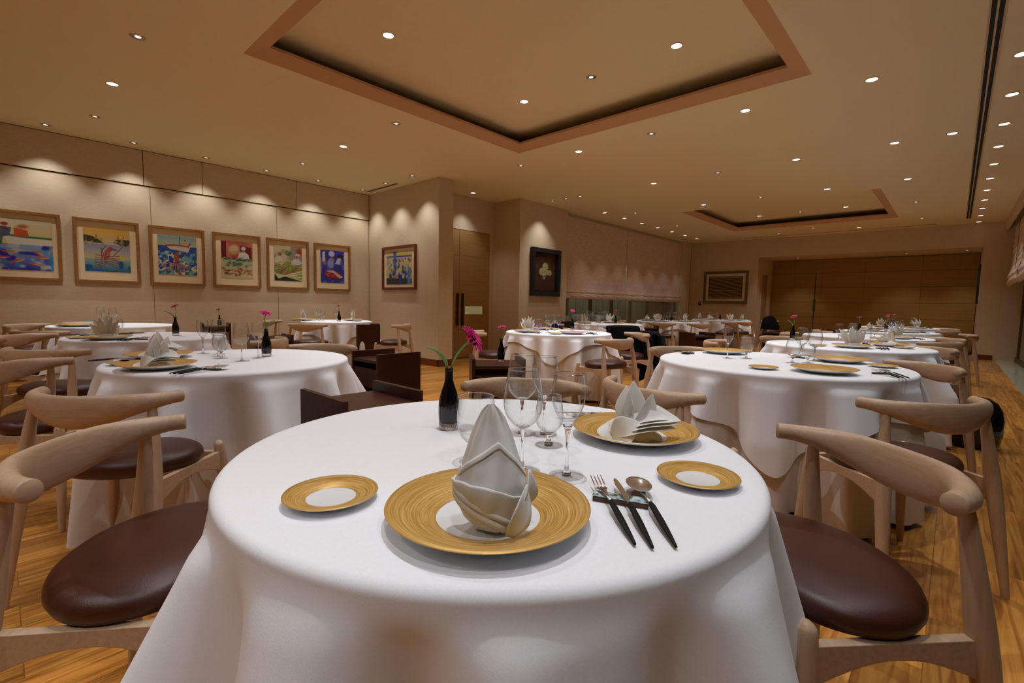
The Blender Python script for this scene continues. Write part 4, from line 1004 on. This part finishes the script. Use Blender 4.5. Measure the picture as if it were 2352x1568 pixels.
def setting(tb, px, py, who, napkin='fan', glasses=(('red', .057, .236), ('white', .140, .197), ('water', -.035, .275)), bread=(-.262, .03), cut=(.205, .115), nrot=0, brd=True, ct=True, ang=None, nz=None):
    x, y, R, rot, ph_ = TB[tb]; f = Vector((x-px, y-py, 0)).normalized()
    if ang is not None: f = Vector((math.sin(ang), math.cos(ang), 0))
    rt = Vector((f.y, -f.x, 0)); th = math.atan2(f.x, f.y); Z = .73
    inst(PLATE, (px, py, Z), random.random(), 'gold-rimmed white charger plate on %s, %s' % (ph_, who), 'plate', 'gold-rimmed charger plates')
    P_ = lambda a, b: (px+rt.x*a+f.x*b, py+rt.y*a+f.y*b)
    if brd:
        bx, by = P_(*bread); inst(BREAD, (bx, by, Z), random.random(), 'small gold-rimmed bread plate on %s, %s' % (ph_, who), 'plate', 'gold-rimmed bread plates')
    if napkin:
        nm = {'cone': 'tall pointed', 'bird': 'lily-folded', 'fan': 'fan-folded'}[napkin]
        inst(NAP[napkin], (px, py, Z+.0046), -th+nrot, '%s white napkin, %s, %s' % (nm, ph_, who), 'napkin', 'folded white napkins')
    for g, a, b in glasses:
        gx, gy = P_(a, b); nm = {'red': 'large-bowled wine glass', 'white': 'slim tapered wine glass', 'water': 'short-stemmed water glass', 'small': 'small short-stemmed glass'}[g]
        inst(GL[g], (gx, gy, Z), random.random()*6, '%s on %s, %s' % (nm, ph_, who), 'glass', 'stemware set on the tables')
    if ct:
        cx, cy = P_(*cut); inst(REST, (cx, cy, Z), -th, 'blue-grey glazed cutlery rest on %s, %s' % (ph_, who), 'cutlery rest', 'ceramic cutlery rests')
        for k, dx in (('fork', -.026), ('knife', -.004), ('spoon', .022)):
            qx, qy = P_(cut[0]+dx, cut[1]-.055); inst(CUT[k], (qx, qy, Z), -th-.12, 'black-handled steel %s on %s, %s' % (k, ph_, who), k, 'black-handled cutlery')
# ---------------- front table, measured one by one
ph0 = 'the large front table'
def put(kind, x, y, z, rz, lb, cat, grp): return inst(kind, (x, y, z), rz, lb, cat, grp)
put(PLATE, -.489, .482, .73, 0, 'large gold-banded charger plate nearest the viewer on the front table', 'plate', 'gold-rimmed charger plates')
put(PLATE, -.556, 1.045, .73, 1, 'gold-banded charger plate under the lily napkin, far side of the front table', 'plate', 'gold-rimmed charger plates')
put(BREAD, -.714, .349, .73, 0, 'small gold-rimmed bread plate alone at the left of the front table', 'plate', 'gold-rimmed bread plates')
put(BREAD, -.327, .862, .73, 0, 'small gold-rimmed bread plate at the right of the front table', 'plate', 'gold-rimmed bread plates')
camdir = math.atan2(.475, -.482)   # towards the viewer
put(NAP['cone'], -.457, .462, .7346, .78, 'tall pointed white napkin standing on the nearest charger', 'napkin', 'folded white napkins')
put(NAP['bird'], -.548, 1.028, .7346, .50, 'lily-folded white napkin with upright petals on the far-side charger', 'napkin', 'folded white napkins')
gg = 'stemware set on the tables'
put(GL['red'], -.588, .668, .73, 0, 'large-bowled wine glass behind the tall napkin on the front table', 'glass', gg)
put(GL['white'], -.515, .712, .73, 1, 'slim tapered wine glass between napkin and cutlery on the front table', 'glass', gg)
put(GL['water'], -.690, .642, .73, 2, 'short-stemmed water glass beside the black vase on the front table', 'glass', gg)
put(GL['red'], -.765, .865, .73, 3, 'large-bowled wine glass farthest back in the cluster on the front table', 'glass', gg)
put(GL['white'], -.722, .898, .73, 4, 'slim wine glass at the back of the cluster, right of its taller neighbour', 'glass', gg)
put(GL['small'], -.658, .838, .73, 5, 'small short-stemmed glass in the middle of the front table cluster', 'glass', gg)
vase(-.921, .762, 'front', 0, 'the large front table')
put(REST, -.378, .674, .73, .40, 'blue-grey glazed ceramic rest under the front table cutlery', 'cutlery rest', 'ceramic cutlery rests')
def cut2(kind, hx, hy, tx, ty, lb):
    th = math.atan2(hx-tx, hy-ty); put(CUT[kind], (hx+tx)/2, (hy+ty)/2, .73, -th, lb, kind, 'black-handled cutlery')
cut2('fork', -.455, .712, -.283, .553, 'black-handled steel fork on the rest beside the nearest charger')
cut2('knife', -.424, .728, -.264, .563, 'black-handled steel knife between fork and spoon, nearest place')
cut2('spoon', -.408, .762, -.232, .575, 'black-handled steel spoon right of the knife, nearest place')
put(REST, -.752, 1.135, .73, 1.0, 'glazed cutlery rest half hidden behind the far-side charger', 'cutlery rest', 'ceramic cutlery rests')
cut2('knife', -.80, 1.06, -.66, 1.20, 'black-handled knife behind the far-side charger on the front table')
cut2('fork', -.775, 1.045, -.63, 1.19, 'black-handled fork behind the far-side charger on the front table')
# ---------------- other tables
G2 = (('red', .057, .236), ('white', .140, .20), ('water', -.03, .27))
setting('left2', -2.60, .47, 'place nearest the viewer', 'bird', (), (-.235, .02), (.25, .06), .4)
setting('left2', -3.05, .56, 'place at the far left', 'bird', (), (-.2, -.10), (.19, -.04), 2.0)
for kd, x, y, lb in (('white', -3.13, .78, 'slim wine glass at the left of the cluster on second left-row table'), ('red', -3.06, .84, 'large-bowled glass second from the left on second left-row table'), ('small', -2.95, .81, 'small glass in the middle of the second left-row table cluster'),
                     ('water', -2.84, .79, 'short-stemmed water glass in the second left-row table cluster'), ('red', -2.65, .83, 'large-bowled wine glass nearest the fork, second left-row table'), ('white', -2.74, .94, 'slim tapered wine glass beside the vase, second left-row table')):
    put(GL[kd], x, y, .73, 0, lb, 'glass', gg)
vase(-2.79, 1.00, 'tilt', 2.6, 'second left-row table')
setting('left3', -4.55, .53, 'place nearest the viewer', 'fan', (), (-.24, .02), (.22, .04), .3)
setting('left3', -5.14, .62, 'place at the far side', None, (('water', .1, .2),), (-.2, .02), (.2, .02))
vase(-4.75, .99, 'tilt', .3, 'third left-row table')
setting('left4', -6.60, .52, 'place nearest the viewer', None, (('red', -.14, .36), ('red', .10, .30), ('water', .0, .30)), (-.2, .02), (.2, .1))
setting('left4', -7.05, .60, 'place by the wall', None, (), (-.2, .02), (.2, .02), ct=False)
setting('corner', -7.30, 3.16, 'left place', 'fan', G2, (-.2, .02), (.18, .05), .6)
setting('corner', -6.98, 3.80, 'right place', 'fan', (('white', .1, .2), ('red', .0, .25)), (-.21, .02), (.2, .02), -.5)
vase(-6.72, 3.44, 'plain', 1, 'the corner table')
setting('centre', -3.52, 4.06, 'left place', 'fan', (('red', .14, .20), ('water', .03, .24), ('white', .2, .27)), (-.22, -.0), (.2, .0), .6)
setting('centre', -3.05, 4.26, 'right place', None, (), (-.22, -.02), (.2, -.02))
setting('centre', -3.80, 4.62, 'far place', None, (('red', .02, .2), ('white', -.08, .2), ('water', .1, .15)), (-.2, -.0), (.2, .0), ct=False)
gx = 'the centre table'
put(GL['red'], -3.10, 4.83, .73, 0, 'single wine glass at the far right rim of the centre table', 'glass', gg)
put(GL['water'], -3.22, 4.80, .73, 0, 'single short glass beside the far rim of the centre table', 'glass', gg)
vase(-3.52, 4.90, 'tilt', 1.9, 'the centre table')
setting('blind', -4.72, 6.92, 'left place', 'fan', (('red', .1, .25),), (-.2, .02), (.2, .02), .3)
setting('blind', -4.60, 7.55, 'middle place', 'fan', (('red', .1, .2), ('white', -.1, .2), ('water', .2, .1)), (-.2, .02), (.2, .02), 1.0)
vase(-4.22, 7.12, 'bent', 0, 'the near-blind table')
setting('far1', -4.92, 9.62, 'left place', 'bird', (('red', .1, .2),), (-.2, .0), (.2, .0), .2)
setting('far1', -4.60, 9.48, 'second place from the left', 'fan', (('red', .1, .25), ('water', .0, .3), ('white', .18, .2)), (-.2, .0), (.2, .0), .2)
setting('far1', -4.36, 10.33, 'third place from the left', 'fan', (('red', .1, .2),), (-.2, .0), (.2, .0), 2.)
setting('far1', -4.16, 9.80, 'right place', 'fan', (('red', .1, .2), ('white', -.1, .2)), (-.2, .0), (.2, .0), 1.)
vase(-4.42, 9.72, 'bent', 2, 'the far-blind table')
setting('far2', -4.90, 12.5, 'left place', 'fan', (('red', .1, .2),), (-.2, .0), (.2, .0), .2)
setting('far2', -4.58, 12.3, 'second place from the left', 'bird', (('red', .1, .2), ('white', -.1, .2)), (-.2, .0), (.2, .0), .7)
setting('far2', -4.12, 12.45, 'third place from the left', 'fan', (('red', .1, .2), ('water', .1, .3)), (-.2, .0), (.2, .0), .2)
setting('far2', -4.00, 12.95, 'right place', 'fan', (('red', .1, .2),), (-.2, .0), (.2, .0), .2)
vase(-4.40, 12.55, 'plain', 2, 'the farthest table')
setting('right2', -1.17, 3.44, 'place at the back left', None, (), (-.22, -.10), (.29, .02))
put(GL['white'], -1.04, 3.13, .73, 0, 'slim wine glass standing alone left on the second right-row table', 'glass', gg)
put(GL['water'], -.955, 3.22, .73, 0, 'short-stemmed glass right of the lone slim wine glass', 'glass', gg)
setting('right2', -.47, 2.84, 'place nearest the viewer', None, (), (-.255, .10), (.28, -.02))
for kd, x, y, lb in (('water', -.69, 3.20, 'round short-stemmed glass at the left of the cluster, second right-row table'), ('small', -.625, 3.27, 'small short-stemmed glass in the cluster, second right-row table'),
                     ('red', -.62, 3.42, 'large-bowled wine glass at the right of the cluster, second right-row table'), ('red', -.72, 3.56, 'large-bowled wine glass at the back of the cluster, second right-row table')):
    put(GL[kd], x, y, .73, 0, lb, 'glass', gg)
setting('right2', -.50, 3.50, 'place at the back right', None, (), (-.24, -.05), (.22, .1))
setting('right3', -.62, 4.92, 'place nearest the viewer', 'fan', (('red', .05, .30), ('water', .14, .24), ('white', -.05, .3)), (-.25, .02), (.21, .02), .2)
setting('right3', -.42, 5.42, 'place at the right', 'bird', (('red', .12, .24), ('water', .0, .28)), (-.22, .02), (.22, .05), .6)
vase(-1.20, 5.50, 'tilt', .2, 'third right-row table')
setting('right4', -.48, 6.98, 'place nearest the viewer', 'fan', (('red', .1, .25), ('white', .2, .2), ('water', .0, .3)), (-.22, .02), (.21, .02), .2)
vase(-.88, 7.42, 'plain', .2, 'fourth right-row table')
setting('right5', -.95, 9.05, 'place at the left', 'bird', (('red', .1, .25), ('water', .2, .2)), (-.22, .02), (.21, .02), .2)
setting('right5', -.50, 9.10, 'place nearest the viewer', None, (('red', .1, .25), ('white', .0, .28)), (-.2, .02), (.2, .02))
vase(-.80, 9.72, 'bent', .2, 'fifth right-row table')
setting('right6', -.52, 11.65, 'place nearest the viewer', 'fan', (('red', .1, .2), ('white', .2, .25), ('water', -.05, .25)), (-.2, .02), (.2, .02), .2)
setting('right6', -1.05, 11.7, 'place at the left', 'fan', (('red', .1, .2), ('water', -.05, .25)), (-.2, .02), (.2, .02), .2)
vase(-.88, 12.0, 'tilt', .2, 'last right-row table')
vase(-1.0, 12.25, 'plain', 2.2, 'last right-row table, the rear one')
# ---------------- chairs
chair(-1.370, .180, 39.6, 'beech elbow chair with brown leather seat, nearest at the left edge')
chair(-.163, 1.330, 222.3, 'beech elbow chair with brown leather seat, large at right of the front table')
chair(-.918, 1.880, 17, 'beech elbow chair behind the lily napkin, its back to the front table')
chair(-1.27, 1.45, 143, 'beech elbow chair behind the black vase, facing the front table')
chair(-2.175, .257, -41.5, 'beech elbow chair directly behind the nearest left one, facing away')
chair(-3.22, .10, 38, 'beech elbow chair at the left edge, near side of the second left-row table')
chair(-3.32, 1.56, 143, 'beech elbow chair in front of the walnut cabinet beyond the second left-row table')
chair(-4.10, .20, -42, 'beech elbow chair at left edge, facing the third left-row table from the near side')
chair(-4.18, 1.48, 222, 'beech elbow chair behind the second left-row table, facing left')
chair(-5.45, .17, 40, 'beech elbow chair at the left edge with curled arm, third left-row table')
chair(-6.15, .26, -42, 'beech elbow chair between the third and last left-row tables')
chair(-7.40, .22, 42, 'beech elbow chair at far left behind the last left-row table')
chair(-7.62, 2.88, 40, 'beech elbow chair close to the picture wall, left of the corner table')
chair(-6.50, 2.88, -46, 'beech elbow chair with its back to us before the corner table')
chair(-5.86, 3.90, 235, 'beech elbow chair standing against the return wall under the red-framed picture')
chair(-2.492, 4.157, -80, 'beech elbow chair at the right of the centre table')
chair(-3.98, 3.82, 40, 'beech elbow chair at the left of the centre table, behind the flower')
chair(-4.00, 5.16, 140, 'beech elbow chair behind the centre table carrying a dark folded garment')
chair(-2.80, 5.15, 215, 'beech elbow chair behind the centre table with a long black coat on it')
chair(-5.00, 6.62, 40, 'beech elbow chair at the left of the table before the near blind')
chair(-3.86, 6.66, -44, 'beech elbow chair under a black coat before the near blind')
chair(-5.20, 8.00, 140, 'beech elbow chair by the dark window behind the near-blind table')
chair(-5.25, 9.30, 60, 'beech elbow chair at the left end of the far table before the blinds')
chair(-4.28, 9.02, -14, 'beech elbow chair sideways between the near-blind and the far table')
chair(-3.78, 9.56, -60, 'beech elbow chair with its back to us before the far table')
chair(-3.80, 11.35, -75, 'beech elbow chair left of a pair before the farthest table')
chair(-3.72, 12.10, -62, 'beech elbow chair right of a pair before the farthest table')
chair(-3.62, 14.05, 130, 'beech elbow chair bearing a bunched black coat by the back doorway')
chair(-.086, 2.395, -50, 'beech elbow chair at the right edge seen from behind, second right-row table')
chair(-.150, 3.85, 224, 'beech elbow chair on the right facing the second right-row table from behind it')
chair(-1.575, 3.67, 125, 'beech elbow chair at the far left of the second right-row table')
chair(-1.66, 4.82, 80, 'beech elbow chair left of the third right-row table, rail end towards us')
chair(-1.46, 6.20, 132, 'beech elbow chair behind the left side of the third right-row table')
chair(-.163, 5.725, 229, 'beech elbow chair at the right of the third right-row table')
chair(-.121, 6.938, -50, 'beech elbow chair at the near right of the fourth right-row table')
chair(-.10, 7.96, 222, 'beech elbow chair at the far right of the fourth right-row table')
chair(.10, 9.62, -100, 'beech elbow chair pulled out sideways towards the stone strip')
chair(-.10, 11.2, -60, 'beech elbow chair near right of the last right-row table')
chair(-.13, 12.6, 222, 'beech elbow chair far right of the last right-row table')
chair(-1.60, 7.40, 90, 'beech elbow chair left of the fourth right-row table')
chair(-1.45, 8.72, 60, 'beech elbow chair left of the fifth right-row table')
# ---------------- cabinets
cabinet(-1.695, .960, 90, 'just behind the front table')
cabinet(-2.90, 1.83, 0, 'beyond the second left-row table')
cabinet(-2.21, 2.23, 51, 'carrying a black vase, left of the centre table')
cabinet(-6.48, 3.78, -30, 'against the right side of the corner table')
cabinet(-4.92, 1.80, 84, 'behind the third left-row table')
cabinet(-7.62, 2.06, 80, 'by the picture wall with a vase on it')
cabinet(-4.12, 8.08, 40, 'with drawers facing us right of the near-blind table')
cabinet(-2.62, 6.62, 58, 'alone in the middle aisle')
cabinet(-2.22, 8.85, 18, 'left of the fifth right-row table')
cabinet(-1.72, 9.95, 30, 'far back in the middle aisle')
cabinet(-5.88, 8.08, 90, 'under the dark window beside the column')
vase(-2.235, 2.30, 'plain', 2.2, 'the walnut cabinet left of the centre table', .655)
vase(-7.58, 2.10, 'plain', 1.2, 'the walnut cabinet by the picture wall', .655)
# ---------------- coats and bag
def drape(name, x, y, deg, label, wid, back, front, seed, z=.735, sag=.05):
    """coat hung over a chair back: sheet following the bowed rail, thick cloth with folds"""
    rg = random.Random(seed); rows = []; nu = 30; nv = 36; ph_ = [rg.uniform(0, 6) for _ in range(4)]
    for j in range(nv+1):
        s = 2*j/nv-1; row = []
        for i in range(nu+1):
            u = i/nu
            bx = s*wid; by = -.262+.12*abs(s)**2
            if u < .45: q = (.45-u)/.45; hz = z-q*front; off = .032+.01*q
            elif u < .55: q = (u-.45)/.1; hz = z+.012*math.sin(PI*q); off = .034-.075*q
            else: q = (u-.55)/.45; hz = z-q*back*(1+.08*math.sin(s*5+ph_[0])); off = -.042-.05*q-.02*math.sin(PI*q)
            fl = .012*math.sin(s*9+ph_[1]+u*3)+.008*math.sin(s*17+ph_[2]-u*5)
            row.append((bx*(1+.06*math.sin(u*7+ph_[3])), by+off+fl*(abs(u-.5)*2), hz-.02*abs(s)**3))
        rows.append(row)
    t = empty('draped_coat', (x, y, 0), -math.radians(deg)); MB().grid(rows).build('coat_body', M_coat, t, smooth=True, solid=.014)
    m = MB()
    for sg in (-1, 1): m.tube([(sg*wid*.9, -.24, z-.03), (sg*(wid+.03), -.25, z-.18), (sg*(wid+.02), -.23, z-.36), (sg*(wid-.01), -.20, z-.46)], [(.045, .03), (.05, .04), (.045, .035), (.035, .03)], 14)
    m.build('sleeve', M_coat, t, smooth=True)
    tag(t, label, 'coat', 'black coats left on chairs'); return t
drape('coat', -3.86, 6.66, -44, 'black coat hung over the chair before the near blind', .24, .36, .22, 3)
drape('coat', -2.80, 5.15, 215, 'long black coat hanging almost to the floor right of the centre table', .25, .62, .30, 4)
MB_ = MB()
def lump(x, y, z, rx, ry, rz_, label, cat, name, m, seed, group=None, parts=None):
    t = empty(name, (x, y, z)); rows = []; rg = random.Random(seed); ph_ = [rg.uniform(0, 6) for _ in range(4)]
    for j in range(15):
        b = PI*j/28; rows.append([(rx*math.cos(a)*math.cos(b)*(1+.10*math.sin(3*a+ph_[0])+.05*math.sin(7*a+ph_[1]+b*4)), ry*math.sin(a)*math.cos(b)*(1+.08*math.sin(4*a+ph_[2])), rz_*math.sin(b)*(1+.10*math.sin(3*a+b*3+ph_[3]))) for a in [2*PI*i/40 for i in range(40)]])
    mb = MB().grid(rows, closed=True); mb.f.append(tuple(range(40))[::-1]); mb.build(parts or 'folded_cloth', m, t, smooth=True); tag(t, label, cat, group); return t
lump(-4.00, 5.19, .484, .20, .17, .28, 'dark garment folded on the chair behind the centre table', 'coat', 'folded_coat', M_coat, 5, 'black coats left on chairs')
lump(-3.62, 14.05, .484, .24, .2, .34, 'bunched black coat piled on the chair by the back doorway', 'coat', 'folded_coat', M_coat, 6, 'black coats left on chairs')
t = empty('handbag', (.17, 5.15, 0), .3)
rows = [[(r*math.cos(a), r*.8*math.sin(a), z) for a in [2*PI*i/40 for i in range(40)]] for r, z in ((.001, .001), (.11, .001), (.15, .03), (.165, .12), (.165, .22), (.15, .30), (.12, .355), (.07, .39), (.001, .40))]
MB().grid(rows, closed=True).build('bag_body', M_bag, t, smooth=True)
tag(t, 'glossy black rounded bag on the floor between the right-hand chairs', 'bag')
